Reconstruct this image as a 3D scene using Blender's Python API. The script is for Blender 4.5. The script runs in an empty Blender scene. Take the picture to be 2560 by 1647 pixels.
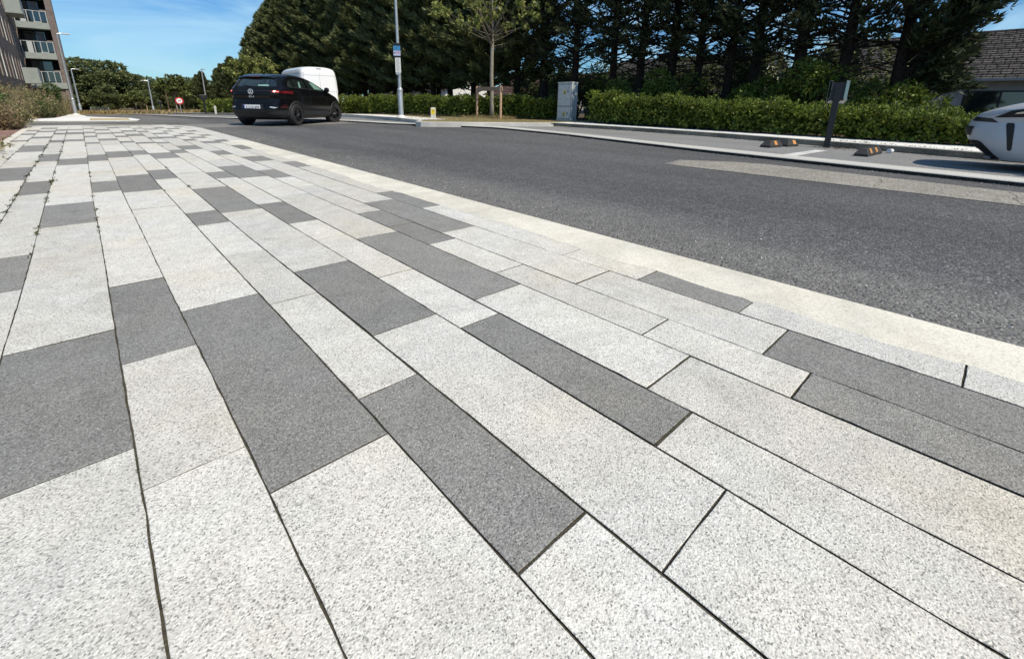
import bpy, bmesh, math, random
import numpy as np
from mathutils import Vector, Matrix
R_ = math.radians
rnd = random.Random(7)
RNG = np.random.default_rng(7)
sc = bpy.context.scene
COL = sc.collection

# ------------------------------------------------------------------ camera
CH = 0.8574
def add_camera():
    f, cyp = 1125.26, 584.94
    pitch, roll, yaw = 0.28186, -0.0191871, -0.7504634
    cam = bpy.data.cameras.new('camera'); o = bpy.data.objects.new('camera', cam); COL.objects.link(o)
    cp, sp = math.cos(pitch), math.sin(pitch)
    fwd = Vector((0, cp, -sp)); right = Vector((1, 0, 0)); down = Vector((0, -sp, -cp))
    cr, sr = math.cos(roll), math.sin(roll)
    r2 = right*cr + down*sr; d2 = right*-sr + down*cr
    Z = Matrix.Rotation(yaw, 3, 'Z')
    r2, d2, fwd = Z@r2, Z@d2, Z@fwd
    m = Matrix(((r2.x, -d2.x, -fwd.x, 0), (r2.y, -d2.y, -fwd.y, 0), (r2.z, -d2.z, -fwd.z, CH), (0, 0, 0, 1)))
    o.matrix_world = m
    cam.sensor_fit = 'HORIZONTAL'; cam.sensor_width = 36; cam.lens = f/2560*36
    cam.shift_x = 0; cam.shift_y = -(823.5-cyp)/2560
    cam.clip_start = 0.05; cam.clip_end = 3000
    sc.camera = o
add_camera()

# ------------------------------------------------------------------ light
SUN_EL = R_(52); SX, SY = 0.13, -0.9915        # horizontal direction towards the sun
SUN_STR, SKY_STR, EXPO = 4.8, 0.098, 0.0
w = bpy.data.worlds.new('World'); sc.world = w; w.use_nodes = True
nt = w.node_tree; nt.nodes.clear()
out = nt.nodes.new('ShaderNodeOutputWorld'); bg = nt.nodes.new('ShaderNodeBackground')
sky = nt.nodes.new('ShaderNodeTexSky'); sky.sky_type = 'NISHITA'; sky.sun_disc = False
sky.sun_elevation = SUN_EL; sky.sun_rotation = math.atan2(SX, SY)
sky.air_density = 1.15; sky.dust_density = 0.0; sky.ozone_density = 3.0
tc = nt.nodes.new('ShaderNodeTexCoord'); mp = nt.nodes.new('ShaderNodeMapping')
mp.inputs['Rotation'].default_value = (0.25, 0.5, 0.6); mp.inputs['Scale'].default_value = (1.6, 5.5, 8.0)
nz = nt.nodes.new('ShaderNodeTexNoise'); nz.inputs['Scale'].default_value = 1.5; nz.inputs['Detail'].default_value = 7; nz.inputs['Roughness'].default_value = 0.55; nz.inputs['Distortion'].default_value = 0.8
rp = nt.nodes.new('ShaderNodeValToRGB'); rp.color_ramp.elements[0].position = 0.43; rp.color_ramp.elements[1].position = 0.63
rp.color_ramp.elements[1].color = (0.52, 0.52, 0.52, 1)
mx = nt.nodes.new('ShaderNodeMixRGB'); mx.inputs[2].default_value = (5.6, 8.4, 10.2, 1)
L = nt.links.new
L(tc.outputs['Generated'], mp.inputs[0]); L(mp.outputs[0], nz.inputs['Vector']); L(nz.outputs['Fac'], rp.inputs[0])
tn = nt.nodes.new('ShaderNodeMixRGB'); tn.blend_type = 'MULTIPLY'; tn.inputs[0].default_value = 1; tn.inputs[2].default_value = (0.46, 0.80, 1.14, 1)
L(rp.outputs[0], mx.inputs[0]); L(sky.outputs[0], tn.inputs[1]); L(tn.outputs[0], mx.inputs[1]); L(mx.outputs[0], bg.inputs[0])
bg.inputs[1].default_value = SKY_STR; L(bg.outputs[0], out.inputs[0])
sd = bpy.data.lights.new('sun', 'SUN'); sd.energy = SUN_STR; sd.angle = R_(0.5); sd.color = (1.0, 0.908, 0.745)
so = bpy.data.objects.new('sun', sd); COL.objects.link(so)
sv = Vector((SX*math.cos(SUN_EL), SY*math.cos(SUN_EL), math.sin(SUN_EL)))
so.rotation_euler = sv.to_track_quat('Z', 'Y').to_euler(); so.location = (0, 0, 30)
sc.view_settings.view_transform = 'Standard'; sc.view_settings.look = 'None'
sc.view_settings.exposure = EXPO; sc.view_settings.gamma = 1
sc.cycles.max_bounces = 6; sc.cycles.transparent_max_bounces = 8

# ------------------------------------------------------------------ helpers
def tag(o, label=None, cat=None, group=None, kind=None):
    if label: o['label'] = label
    if cat: o['category'] = cat
    if group: o['group'] = group
    if kind: o['kind'] = kind
    return o
def empty(name, label, cat, loc=(0, 0, 0), rz=0, group=None):
    o = bpy.data.objects.new(name, None); COL.objects.link(o)
    o.location = loc; o.rotation_euler = (0, 0, rz); o.empty_display_size = .3
    return tag(o, label, cat, group)
def copy_tree(o, parent=None):
    c = o.copy(); COL.objects.link(c); c.parent = parent
    for ch in list(o.children): copy_tree(ch, c)
    return c
class MB:
    def __init__(s): s.v = []; s.f = []; s.m = []
    def poly(s, pts, mi=0):
        b = len(s.v); s.v += [tuple(p) for p in pts]; s.f.append(tuple(range(b, b+len(pts)))); s.m.append(mi)
    def box(s, x0, x1, y0, y1, z0, z1, mi=0):
        b = len(s.v)
        s.v += [(x, y, z) for z in (z0, z1) for x, y in ((x0, y0), (x1, y0), (x1, y1), (x0, y1))]
        for q in ((3, 2, 1, 0), (4, 5, 6, 7), (0, 1, 5, 4), (1, 2, 6, 5), (2, 3, 7, 6), (3, 0, 4, 7)):
            s.f.append(tuple(b+i for i in q)); s.m.append(mi)
    def tube(s, pts, rads, n=8, mi=0, cap=True):
        pts = [Vector(p) for p in pts]
        if not hasattr(rads, '__len__'): rads = [rads]*len(pts)
        rings = []
        for i, p in enumerate(pts):
            d = (pts[min(i+1, len(pts)-1)]-pts[max(i-1, 0)]).normalized()
            a = d.orthogonal().normalized() if abs(d.z) < .95 else Vector((1, 0, 0))
            a = (a-d*a.dot(d)).normalized(); c = d.cross(a)
            b = len(s.v); rings.append(b)
            for k in range(n):
                t = 2*math.pi*k/n; q = p+(a*math.cos(t)+c*math.sin(t))*rads[i]; s.v.append(tuple(q))
        for i in range(len(pts)-1):
            for k in range(n):
                a, b = rings[i]+k, rings[i]+(k+1) % n
                s.f.append((a, b, b-rings[i]+rings[i+1], a-rings[i]+rings[i+1])); s.m.append(mi)
        if cap:
            s.f.append(tuple(rings[0]+k for k in reversed(range(n)))); s.m.append(mi)
            s.f.append(tuple(rings[-1]+k for k in range(n))); s.m.append(mi)
    def lathe(s, prof, n=24, axis='z', c=(0, 0, 0), mi=0):
        b = len(s.v)
        for r, h in prof:
            for k in range(n):
                t = 2*math.pi*k/n; x, y = r*math.cos(t), r*math.sin(t)
                s.v.append((c[0]+x, c[1]+y, c[2]+h) if axis == 'z' else (c[0]+x, c[1]+h, c[2]+y))
        for i in range(len(prof)-1):
            for k in range(n):
                q = (b+i*n+k, b+i*n+(k+1) % n, b+(i+1)*n+(k+1) % n, b+(i+1)*n+k)
                s.f.append(q if axis == 'z' else q[::-1]); s.m.append(mi)
    def grid(s, rows, mi=0):
        b = len(s.v); n = len(rows[0])
        for r in rows: s.v += [tuple(p) for p in r]
        for i in range(len(rows)-1):
            for j in range(n-1):
                s.f.append((b+i*n+j, b+i*n+j+1, b+(i+1)*n+j+1, b+(i+1)*n+j)); s.m.append(mi)
    def build(s, name, mats, parent=None, smooth=False, bevel=0, recalc=True):
        me = bpy.data.meshes.new(name); me.from_pydata(s.v, [], s.f)
        if not isinstance(mats, (list, tuple)): mats = [mats]
        for m in mats: me.materials.append(m)
        me.polygons.foreach_set('material_index', s.m)
        if recalc:
            bm = bmesh.new(); bm.from_mesh(me); bmesh.ops.remove_doubles(bm, verts=bm.verts, dist=1e-5)
            bmesh.ops.recalc_face_normals(bm, faces=bm.faces); bm.to_mesh(me); bm.free()
        if smooth: me.polygons.foreach_set('use_smooth', [True]*len(me.polygons))
        o = bpy.data.objects.new(name, me); COL.objects.link(o); o.parent = parent
        if bevel:
            b = o.modifiers.new('b', 'BEVEL'); b.width = bevel; b.segments = 2; b.limit_method = 'ANGLE'
        if smooth == 'auto':
            e = o.modifiers.new('e', 'EDGE_SPLIT'); e.split_angle = R_(38)
        return o
def fastmesh(name, V, F, mats, parent=None, mi=None, flat=True):
    """V (n,3), F (m,k) arrays"""
    me = bpy.data.meshes.new(name); n, (m, k) = len(V), F.shape
    me.vertices.add(n); me.vertices.foreach_set('co', np.ascontiguousarray(V, dtype=np.float32).ravel())
    me.loops.add(m*k); me.loops.foreach_set('vertex_index', np.ascontiguousarray(F, dtype=np.int32).ravel())
    me.polygons.add(m); me.polygons.foreach_set('loop_start', np.arange(0, m*k, k, dtype=np.int32))
    try: me.polygons.foreach_set('loop_total', np.full(m, k, dtype=np.int32))
    except Exception: pass
    if not isinstance(mats, (list, tuple)): mats = [mats]
    for a in mats: me.materials.append(a)
    if mi is not None: me.polygons.foreach_set('material_index', np.asarray(mi, dtype=np.int32))
    me.update(calc_edges=True); me.validate()
    if parent == 'mesh': return me
    o = bpy.data.objects.new(name, me); COL.objects.link(o); o.parent = parent
    return o
def meshobj(name, me, parent=None):
    o = bpy.data.objects.new(name, me); COL.objects.link(o); o.parent = parent; return o

# materials -----------------------------------------------------------------
def mat(name, col=(.5, .5, .5), rough=.8, metal=0, spec=.5, noise=None, bump=None, coat=0, emit=None, alpha=1, trans=0):
    """noise=(scale, col2, contrast lo, hi, detail); bump=(scale, strength, dist)"""
    m = bpy.data.materials.new(name); m.use_nodes = True; n = m.node_tree; p = n.nodes['Principled BSDF']
    p.inputs['Base Color'].default_value = (*col, 1); p.inputs['Roughness'].default_value = rough
    p.inputs['Metallic'].default_value = metal; p.inputs['Specular IOR Level'].default_value = spec
    p.inputs['Coat Weight'].default_value = coat; p.inputs['Coat Roughness'].default_value = .04
    if trans: p.inputs['Transmission Weight'].default_value = trans
    if emit: p.inputs['Emission Color'].default_value = (*emit[0], 1); p.inputs['Emission Strength'].default_value = emit[1]
    t = n.nodes.new('ShaderNodeTexCoord')
    if noise:
        a = n.nodes.new('ShaderNodeTexNoise'); a.inputs['Scale'].default_value = noise[0]; a.inputs['Detail'].default_value = noise[4] if len(noise) > 4 else 5
        r = n.nodes.new('ShaderNodeValToRGB'); e = r.color_ramp.elements
        e[0].position, e[1].position = noise[2], noise[3]; e[0].color = (*col, 1); e[1].color = (*noise[1], 1)
        n.links.new(t.outputs['Object'], a.inputs['Vector']); n.links.new(a.outputs['Fac'], r.inputs[0]); n.links.new(r.outputs[0], p.inputs['Base Color'])
    if bump:
        a = n.nodes.new('ShaderNodeTexNoise'); a.inputs['Scale'].default_value = bump[0]; a.inputs['Detail'].default_value = 4
        b = n.nodes.new('ShaderNodeBump'); b.inputs['Strength'].default_value = bump[1]; b.inputs['Distance'].default_value = bump[2]
        n.links.new(t.outputs['Object'], a.inputs['Vector']); n.links.new(a.outputs['Fac'], b.inputs['Height']); n.links.new(b.outputs[0], p.inputs['Normal'])
    return m
class NT:
    """small node-writing helper"""
    def __init__(s, name):
        s.m = bpy.data.materials.new(name); s.m.use_nodes = True; s.n = s.m.node_tree; s.p = s.n.nodes['Principled BSDF']
        s.tc = s.n.nodes.new('ShaderNodeTexCoord'); s.obj = s.tc.outputs['Object']
    def put(s, sock, v):
        if hasattr(v, 'links') or hasattr(v, 'is_linked'): s.n.links.new(v, sock)
        elif isinstance(v, (tuple, list)) and len(v) == 3 and sock.type == 'RGBA': sock.default_value = (*v, 1)
        else: sock.default_value = v
    def noise(s, scale, detail=4, rough=.5, vec=None, dist=0):
        a = s.n.nodes.new('ShaderNodeTexNoise'); a.inputs['Scale'].default_value = scale; a.inputs['Detail'].default_value = detail
        a.inputs['Roughness'].default_value = rough; a.inputs['Distortion'].default_value = dist
        s.n.links.new(vec or s.obj, a.inputs['Vector']); return a.outputs['Fac']
    def voro(s, scale, out='Color', feat='F1', vec=None):
        a = s.n.nodes.new('ShaderNodeTexVoronoi'); a.inputs['Scale'].default_value = scale; a.feature = feat
        s.n.links.new(vec or s.obj, a.inputs['Vector']); return a.outputs[out]
    def mapv(s, scale=(1, 1, 1), rot=(0, 0, 0), loc=(0, 0, 0)):
        a = s.n.nodes.new('ShaderNodeMapping'); a.inputs['Scale'].default_value = scale; a.inputs['Rotation'].default_value = rot; a.inputs['Location'].default_value = loc
        s.n.links.new(s.obj, a.inputs[0]); return a.outputs[0]
    def ramp(s, fac, stops, interp='LINEAR'):
        r = s.n.nodes.new('ShaderNodeValToRGB'); r.color_ramp.interpolation = interp; e = r.color_ramp.elements
        while len(e) < len(stops): e.new(.5)
        for i, (p, c) in enumerate(stops):
            e[i].position = p; e[i].color = (*c, 1) if hasattr(c, '__len__') else (c, c, c, 1)
        s.n.links.new(fac, r.inputs[0]); return r.outputs[0]
    def mix(s, fac, a, b, mode='MIX'):
        x = s.n.nodes.new('ShaderNodeMixRGB'); x.blend_type = mode
        for i, v in enumerate((fac, a, b)): s.put(x.inputs[i], v)
        return x.outputs[0]
    def math(s, op, a, b=0.0):
        x = s.n.nodes.new('ShaderNodeMath'); x.operation = op; s.put(x.inputs[0], a); s.put(x.inputs[1], b); return x.outputs[0]
    def sep(s, v=None):
        a = s.n.nodes.new('ShaderNodeSeparateXYZ'); s.n.links.new(v or s.obj, a.inputs[0]); return a.outputs
    def bump(s, h, strength=.5, dist=.01):
        b = s.n.nodes.new('ShaderNodeBump'); b.inputs['Strength'].default_value = strength; b.inputs['Distance'].default_value = dist
        s.n.links.new(h, b.inputs['Height']); s.n.links.new(b.outputs[0], s.p.inputs['Normal'])
    def island(s):
        g = s.n.nodes.new('ShaderNodeNewGeometry'); return g.outputs['Random Per Island']
    def done(s, col, rough=.85, spec=.3):
        s.put(s.p.inputs['Base Color'], col); s.p.inputs['Roughness'].default_value = rough; s.p.inputs['Specular IOR Level'].default_value = spec
        return s.m

def paver_mat(name, base, dark, chip, tint, lo):
    t = NT(name)
    v = t.voro(300); sx = t.sep(v)
    c = t.ramp(sx[0], [(0.0, tuple(x*.62 for x in dark)), (lo*.5, dark), (lo+.1, tuple(x*.88 for x in base)), (.62, base), (.92, chip)])
    big = t.voro(175, 'Distance'); sb = t.sep(t.voro(175))
    spot = t.math('MULTIPLY', t.math('LESS_THAN', big, .30), t.math('GREATER_THAN', sb[1], .90))
    c = t.mix(t.math('MULTIPLY', spot, .75), c, tuple(x*.18 for x in base))
    spot2 = t.math('MULTIPLY', t.math('LESS_THAN', big, .26), t.math('LESS_THAN', sb[1], .05))
    c = t.mix(t.math('MULTIPLY', spot2, .6), c, (.85, .84, .80))
    st = t.ramp(t.noise(1.1, 4, .6), [(.42, 0.0), (.72, 1.0)])
    c = t.mix(t.math('MULTIPLY', t.sep(st)[0], .85), c, tint, 'MULTIPLY')
    g = t.ramp(t.noise(7, 5, .65), [(.3, .86), (.7, 1.06)])
    c = t.mix(1.0, c, g, 'MULTIPLY')
    # faint foot-traffic grime and the odd darker stain
    g2 = t.ramp(t.noise(2.3, 6, .7, None, 1.2), [(.30, .80), (.42, 1.0), (.75, 1.03)]); c = t.mix(.8, c, g2, 'MULTIPLY')
    isl = t.ramp(t.island(), [(0, .90), (1, 1.06)])
    c = t.mix(1.0, c, isl, 'MULTIPLY')
    h = t.math('ADD', t.math('MULTIPLY', t.voro(230, 'Distance'), -1.0), t.math('MULTIPLY', t.noise(420, 2), .5))
    t.bump(h, .55, .0028)
    return t.done(c, .85, .25)
M = {}
M['pav_l'] = paver_mat('paver_light', (.645, .63, .592), (.38, .375, .36), (.77, .76, .72), (1.0, .94, .83), .15)
M['pav_d'] = paver_mat('paver_dark', (.252, .248, .236), (.175, .173, .168), (.36, .357, .345), (1.0, .96, .91), .2)
def joint_mat():
    t = NT('joint_sand')
    c = t.ramp(t.noise(35, 5, .7), [(.35, (.03, .027, .022)), (.48, (.10, .088, .07)), (.58, (.05, .052, .032)), (.72, (.20, .18, .15))])
    t.bump(t.noise(300, 3), .8, .004); return t.done(c, .95, .1)
M['joint'] = joint_mat()
def cream_mat():
    t = NT('cream_kerb')
    c = t.ramp(t.noise(3, 6, .6), [(.3, (.69, .645, .55)), (.45, (.74, .70, .61)), (.58, (.69, .665, .58)), (.75, (.76, .73, .65))])
    c = t.mix(t.sep(t.ramp(t.noise(60, 5, .8), [(.50, 0.0), (.70, .55)]))[0], c, (.36, .33, .27))
    c = t.mix(1.0, c, t.ramp(t.noise(1.2, 6, .7, None, 1.0), [(.32, .78), (.6, 1.04)]), 'MULTIPLY')
    v = t.sep(t.voro(260)); c = t.mix(1.0, c, t.ramp(v[0], [(0, .72), (.3, .97), (1, 1.06)]), 'MULTIPLY')
    t.bump(t.noise(180, 4), .4, .002); return t.done(c, .9, .2)
M['cream'] = cream_mat()
def asphalt_mat():
    t = NT('asphalt')
    xyz = t.sep()
    v = t.sep(t.voro(75)); v2 = t.sep(t.voro(190))
    c = t.ramp(v[0], [(0, (.035, .035, .038)), (.5, (.085, .086, .090)), (.85, (.145, .145, .146)), (1, (.30, .295, .28))])
    c = t.mix(.45, c, t.ramp(v2[0], [(0, (.04, .04, .043)), (.8, (.14, .14, .144)), (1, (.26, .255, .25))]))
    # dusty gravelly margin beside the kerb, wheel tracks worn smooth
    edge = t.math('ADD', xyz[0], t.math('MULTIPLY', t.noise(1.6, 5, .7), .9))
    e = t.ramp(t.math('MULTIPLY', edge, .1), [(.345, 1.0), (.40, 0.0)])
    c = t.mix(t.math('MULTIPLY', t.sep(e)[0], .5), c, t.ramp(v[1], [(0, (.11, .107, .10)), (1, (.30, .29, .27))]))
    g = t.ramp(t.noise(.5, 5, .6, t.mapv((1, .18, 1))), [(.35, .82), (.65, 1.28)])
    c = t.mix(1.0, c, g, 'MULTIPLY')
    g = t.ramp(t.noise(9, 5, .7), [(.3, .85), (.7, 1.15)]); c = t.mix(1.0, c, g, 'MULTIPLY')
    h = t.math('ADD', t.math('MULTIPLY', t.voro(75, 'Distance'), -1.0), t.math('MULTIPLY', t.noise(200, 3), .6))
    t.bump(h, .9, .010); return t.done(c, .88, .3)
M['asphalt'] = asphalt_mat()
def gran(name, c1, c2, c3, sc1=60, bs=.5, rough=.9, spec=.25, str_=(.85, 1.12), vs=(1, 1, 1)):
    t = NT(name); v = t.sep(t.voro(sc1))
    c = t.ramp(v[0], [(0, c1), (.5, c2), (1, c3)])
    g = t.ramp(t.noise(1.3, 6, .65, t.mapv(vs)), [(.3, str_[0]), (.7, str_[1])]); c = t.mix(1.0, c, g, 'MULTIPLY')
    t.bump(t.noise(sc1*1.5, 3), bs, .006); return t.done(c, rough, spec)
M['patch'] = gran('old_asphalt_patch', (.17, .155, .135), (.27, .25, .22), (.40, .38, .34), 60, .6)
M['ramp'] = gran('ramp_asphalt', (.15, .145, .14), (.21, .205, .195), (.29, .28, .27), 60, .5)
M['conc'] = gran('concrete', (.42, .41, .38), (.50, .49, .46), (.58, .57, .54), 120, .3, vs=(1, .3, 1))
M['kface'] = gran('shaded_stained_kerb_face', (.10, .094, .08), (.17, .16, .135), (.25, .235, .20), 70, .6, str_=(.5, 1.25))  # shade of the road-facing side painted in along with the brown staining
M['cface'] = gran('shaded_stained_channel_face', (.02, .02, .02), (.035, .034, .032), (.075, .07, .065), 70, .6, str_=(.5, 1.3))  # near-black: shade under the strip's edge put into the colour, plus dirt
M['kerb'] = gran('kerb_concrete', (.30, .29, .25), (.40, .385, .34), (.48, .465, .42), 90, .5, str_=(.6, 1.15))
M['walk'] = gran('footpath_concrete', (.68, .67, .64), (.75, .74, .71), (.82, .81, .78), 100, .2, str_=(.94, 1.04))
M['cornerk'] = gran('corner_kerb_stone', (.50, .485, .45), (.57, .555, .515), (.64, .62, .58), 90, .3, str_=(.85, 1.05))
M['bay'] = gran('bay_paving', (.16, .16, .16), (.225, .225, .225), (.31, .31, .31), 70, .4, str_=(.85, 1.12), vs=(1, .25, 1))
M['paint'] = gran('white_paint', (.55, .55, .53), (.66, .66, .64), (.74, .74, .72), 40, .2, str_=(.7, 1.08))
M['tactile'] = gran('buff_tactile', (.42, .32, .17), (.52, .40, .22), (.60, .48, .28), 20, .5)
M['brickpave'] = gran('red_block_paving', (.17, .10, .085), (.26, .155, .13), (.34, .22, .19), 12, .3)
M['soil'] = gran('soil', (.05, .035, .022), (.10, .07, .045), (.20, .15, .10), 45, 1.0)
M['duff'] = gran('leaf_litter', (.035, .026, .016), (.075, .055, .03), (.15, .11, .06), 40, 1.0)
M['dryfield'] = gran('dry_grass_ground', (.22, .15, .07), (.34, .24, .12), (.42, .32, .18), 8, .8, str_=(.7, 1.2))
M['verge'] = gran('dry_verge', (.13, .12, .05), (.24, .20, .09), (.34, .28, .16), 30, .9, str_=(.7, 1.2))
def leafmat(name, c1, c2, c3, trans=.25, rough=.55):
    t = NT(name)
    c = t.ramp(t.island(), [(0, c1), (.55, c2), (1, c3)])
    g = t.ramp(t.noise(1.1, 3), [(.35, .75), (.65, 1.25)]); c = t.mix(1.0, c, g, 'MULTIPLY')
    t.done(c, rough, .3)
    tr = t.n.nodes.new('ShaderNodeBsdfTranslucent'); t.n.links.new(c, tr.inputs[0])
    ms = t.n.nodes.new('ShaderNodeMixShader'); ms.inputs[0].default_value = trans
    t.n.links.new(t.p.outputs[0], ms.inputs[1]); t.n.links.new(tr.outputs[0], ms.inputs[2])
    t.n.links.new(ms.outputs[0], t.n.nodes['Material Output'].inputs[0]); return t.m
M['cyp'] = leafmat('cypress_foliage', (.065, .082, .034), (.125, .148, .06), (.23, .25, .105), .15)
M['cypd'] = leafmat('cypress_foliage_sparse', (.022, .032, .016), (.05, .064, .03), (.14, .155, .07), .12)
M['wood'] = leafmat('woodland_foliage', (.08, .10, .04), (.135, .16, .06), (.22, .24, .10), .25)
M['laurel'] = leafmat('laurel_leaves', (.06, .085, .013), (.135, .18, .028), (.26, .32, .055), .3, .45)
M['lime'] = leafmat('young_tree_leaves', (.13, .16, .04), (.22, .25, .07), (.36, .36, .13), .35)
M['weed'] = leafmat('weed_leaves', (.09, .10, .035), (.21, .20, .09), (.38, .34, .19), .25)
M['weedb'] = leafmat('dry_weed_stems', (.11, .07, .045), (.27, .20, .11), (.45, .37, .22), .15)
M['weedg'] = leafmat('green_shrub_leaves', (.03, .06, .015), (.07, .12, .03), (.13, .19, .06), .25)
M['jweed'] = leafmat('joint_weed_leaves', (.03, .04, .02), (.06, .075, .03), (.11, .13, .05), .15)
M['mid'] = leafmat('olive_young_leaves', (.08, .105, .03), (.13, .155, .045), (.20, .22, .07), .3)
M['litter'] = leafmat('brown_leaf_litter', (.05, .035, .02), (.11, .075, .045), (.20, .15, .10), .1)
M['grit'] = leafmat('loose_grit', (.10, .10, .095), (.28, .27, .25), (.55, .53, .50), .0)
M['drygrass'] = leafmat('dry_grass_blades', (.20, .15, .07), (.34, .27, .13), (.46, .38, .22), .3)
M['bark'] = mat('bark', (.028, .020, .016), .95, noise=(14, (.065, .046, .036), .35, .7), bump=(30, 1, .02), spec=.1)
M['barkl'] = mat('pale_bark', (.20, .18, .14), .9, noise=(25, (.34, .32, .27), .35, .65), bump=(40, .8, .01), spec=.1)
M['twig'] = mat('grey_twig', (.16, .14, .12), .9, spec=.1)
M['timber'] = mat('weathered_timber', (.42, .27, .18), .85, noise=(20, (.55, .38, .27), .35, .65), bump=(60, .5, .004), spec=.15)
M['timberd'] = mat('dark_timber', (.26, .18, .13), .85, noise=(20, (.36, .26, .19), .35, .65), spec=.15)
M['galv'] = mat('galvanised_steel', (.42, .45, .48), .42, .6, noise=(12, (.55, .58, .60), .35, .65))
M['alu'] = mat('grey_paint_steel', (.50, .52, .53), .45, .2)
M['black'] = mat('black_satin', (.012, .013, .015), .4, spec=.5)
M['rubber'] = mat('black_rubber', (.022, .022, .023), .75, noise=(30, (.035, .035, .036), .4, .6), bump=(90, .4, .003))
M['tyre'] = mat('tyre_rubber', (.020, .020, .021), .75, bump=(60, .3, .003))
M['plastic'] = mat('dark_grey_cladding', (.026, .027, .029), .5, spec=.35)
M['carblack'] = mat('black_car_paint', (.004, .004, .005), .20, spec=.22, coat=.12)
M['carwhite'] = mat('silver_white_paint', (.46, .47, .50), .42, .08, coat=.35)
M['vanwhite'] = mat('white_van_paint', (.80, .81, .83), .35, coat=.5)
M['glass'] = mat('dark_window_glass', (.012, .018, .018), .05, spec=.8, coat=1)
M['glassg'] = mat('green_glass_shine', (.22, .38, .32), .08, spec=.6, coat=1)
M['lampglass'] = mat('dark_lamp_glass', (.015, .016, .02), .3, spec=.25)
M['red'] = mat('red_lamp', (.09, .005, .008), .2, coat=.6, emit=((1, .06, .04), .05))
M['redhot'] = mat('lit_brake_lamp', (.6, .05, .05), .2, emit=((1, .22, .18), 1.1))
M['reddark'] = mat('red_reflector', (.035, .004, .007), .25, coat=.5)
M['chrome'] = mat('chrome', (.75, .76, .78), .15, 1)
M['silver'] = mat('silver_badge', (.55, .57, .60), .35, .3)
M['white'] = mat('white_plastic', (.75, .76, .78), .5)
M['offwhite'] = mat('off_white', (.62, .62, .60), .6)
M['blue'] = mat('blue_sign', (.04, .20, .42), .5)
M['blued'] = mat('dark_blue_mark', (.02, .09, .22), .5)
M['eublue'] = mat('plate_blue', (.03, .06, .35), .5)
M['yellow'] = mat('yellow_sticker', (.62, .48, .03), .6)
M['orange'] = mat('orange_reflector', (.55, .23, .05), .45, noise=(30, (.66, .34, .12), .4, .6))
M['ink'] = mat('black_ink', (.01, .01, .01), .6)
M['greyink'] = mat('grey_print', (.28, .28, .32), .7)
M['pinkink'] = mat('red_print', (.45, .15, .22), .7)
M['lilac'] = mat('lilac_panel', (.42, .45, .62), .6)
M['signred'] = mat('sign_red', (.50, .015, .03), .45)
M['render'] = mat('grey_render', (.30, .30, .30), .9, noise=(3, (.36, .36, .36), .3, .7), bump=(80, .3, .004))
M['renderw'] = mat('white_render', (.74, .73, .70), .9, noise=(2, (.66, .65, .61), .4, .7))
M['slab'] = mat('balcony_edge', (.30, .335, .32), .7, noise=(2, (.25, .28, .27), .4, .7))
M['cabinet'] = mat('galvanised_cabinet', (.58, .61, .62), .55, .0, noise=(9, (.40, .43, .43), .4, .75, 6), bump=(40, .2, .003))
M['darkint'] = mat('dark_interior', (.02, .02, .022), .9)
M['curtain'] = mat('pale_curtain', (.35, .38, .42), .8)
def brick_mat(name, c1, c2, mortar, w=.225, h=.075, axis='x', off=.5, msize=.012):
    t = NT(name); o = t.sep(); cb = t.n.nodes.new('ShaderNodeCombineXYZ')
    t.n.links.new(o[0] if axis == 'x' else o[1], cb.inputs[0]); t.n.links.new(o[2], cb.inputs[1])
    b = t.n.nodes.new('ShaderNodeTexBrick'); b.inputs['Scale'].default_value = 1; b.offset = off
    b.inputs['Brick Width'].default_value = w; b.inputs['Row Height'].default_value = h; b.inputs['Mortar Size'].default_value = msize
    b.inputs['Color1'].default_value = (*c1, 1); b.inputs['Color2'].default_value = (*c2, 1); b.inputs['Mortar'].default_value = (*mortar, 1)
    t.n.links.new(cb.outputs[0], b.inputs['Vector'])
    g = t.ramp(t.noise(2.5, 4), [(.3, .8), (.7, 1.15)]); c = t.mix(1.0, b.outputs['Color'], g, 'MULTIPLY')
    t.bump(b.outputs['Fac'], -.5, .01); return t.done(c, .9, .2)
M['brick'] = brick_mat('brown_brick', (.10, .072, .062), (.155, .115, .10), (.19, .17, .155), axis='y')
M['brickr'] = brick_mat('sunlit_brick_returns', (.20, .15, .125), (.34, .27, .23), (.36, .33, .30), axis='x')  # paler copy of the street brick, sunlight on the returns put into the colour
M['brickx'] = brick_mat('brown_brick_front', (.15, .115, .105), (.20, .16, .15), (.22, .20, .19))

# ------------------------------------------------------------------ terrain functions
def T(y): return -0.0245*min(max(y-24, 0), 76)
def interp(tab):
    ys = [a for a, _ in tab]; xs = [b for _, b in tab]
    return lambda y: float(np.interp(y, ys, xs))
XR = interp([(-40, 5.5), (-6, 7.9), (-.25, 8.5), (1.5, 8.74), (4.5, 9.25), (9.1, 10.4), (12.55, 10.85), (15.2, 9.85), (16.6, 8.85), (19.3, 8.2), (21.5, 7.2), (23, 5.0), (26.5, 4.2), (34, 4.1), (46, 4.05), (60, 3.6), (75, 1.5), (90, -4)])
XK = interp([(-40, 8.8), (-6, 10.7), (-.3, 11.9), (1.5, 12.45), (3, 12.75), (5.7, 13.45), (8.7, 13.8), (12.45, 13.75)])
XK2 = interp([(15.0, 9.0), (16.2, 9.9), (18.5, 10.3), (22, 10.4), (28, 10.1), (34, 9.2), (42, 8.7), (50, 8.2), (60, 7.2), (73, 6.2), (85, 2), (95, -4)])
XH = interp([(-40, 13), (-6, 14.1), (0, 14.8), (12.5, 15.9)])
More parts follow.
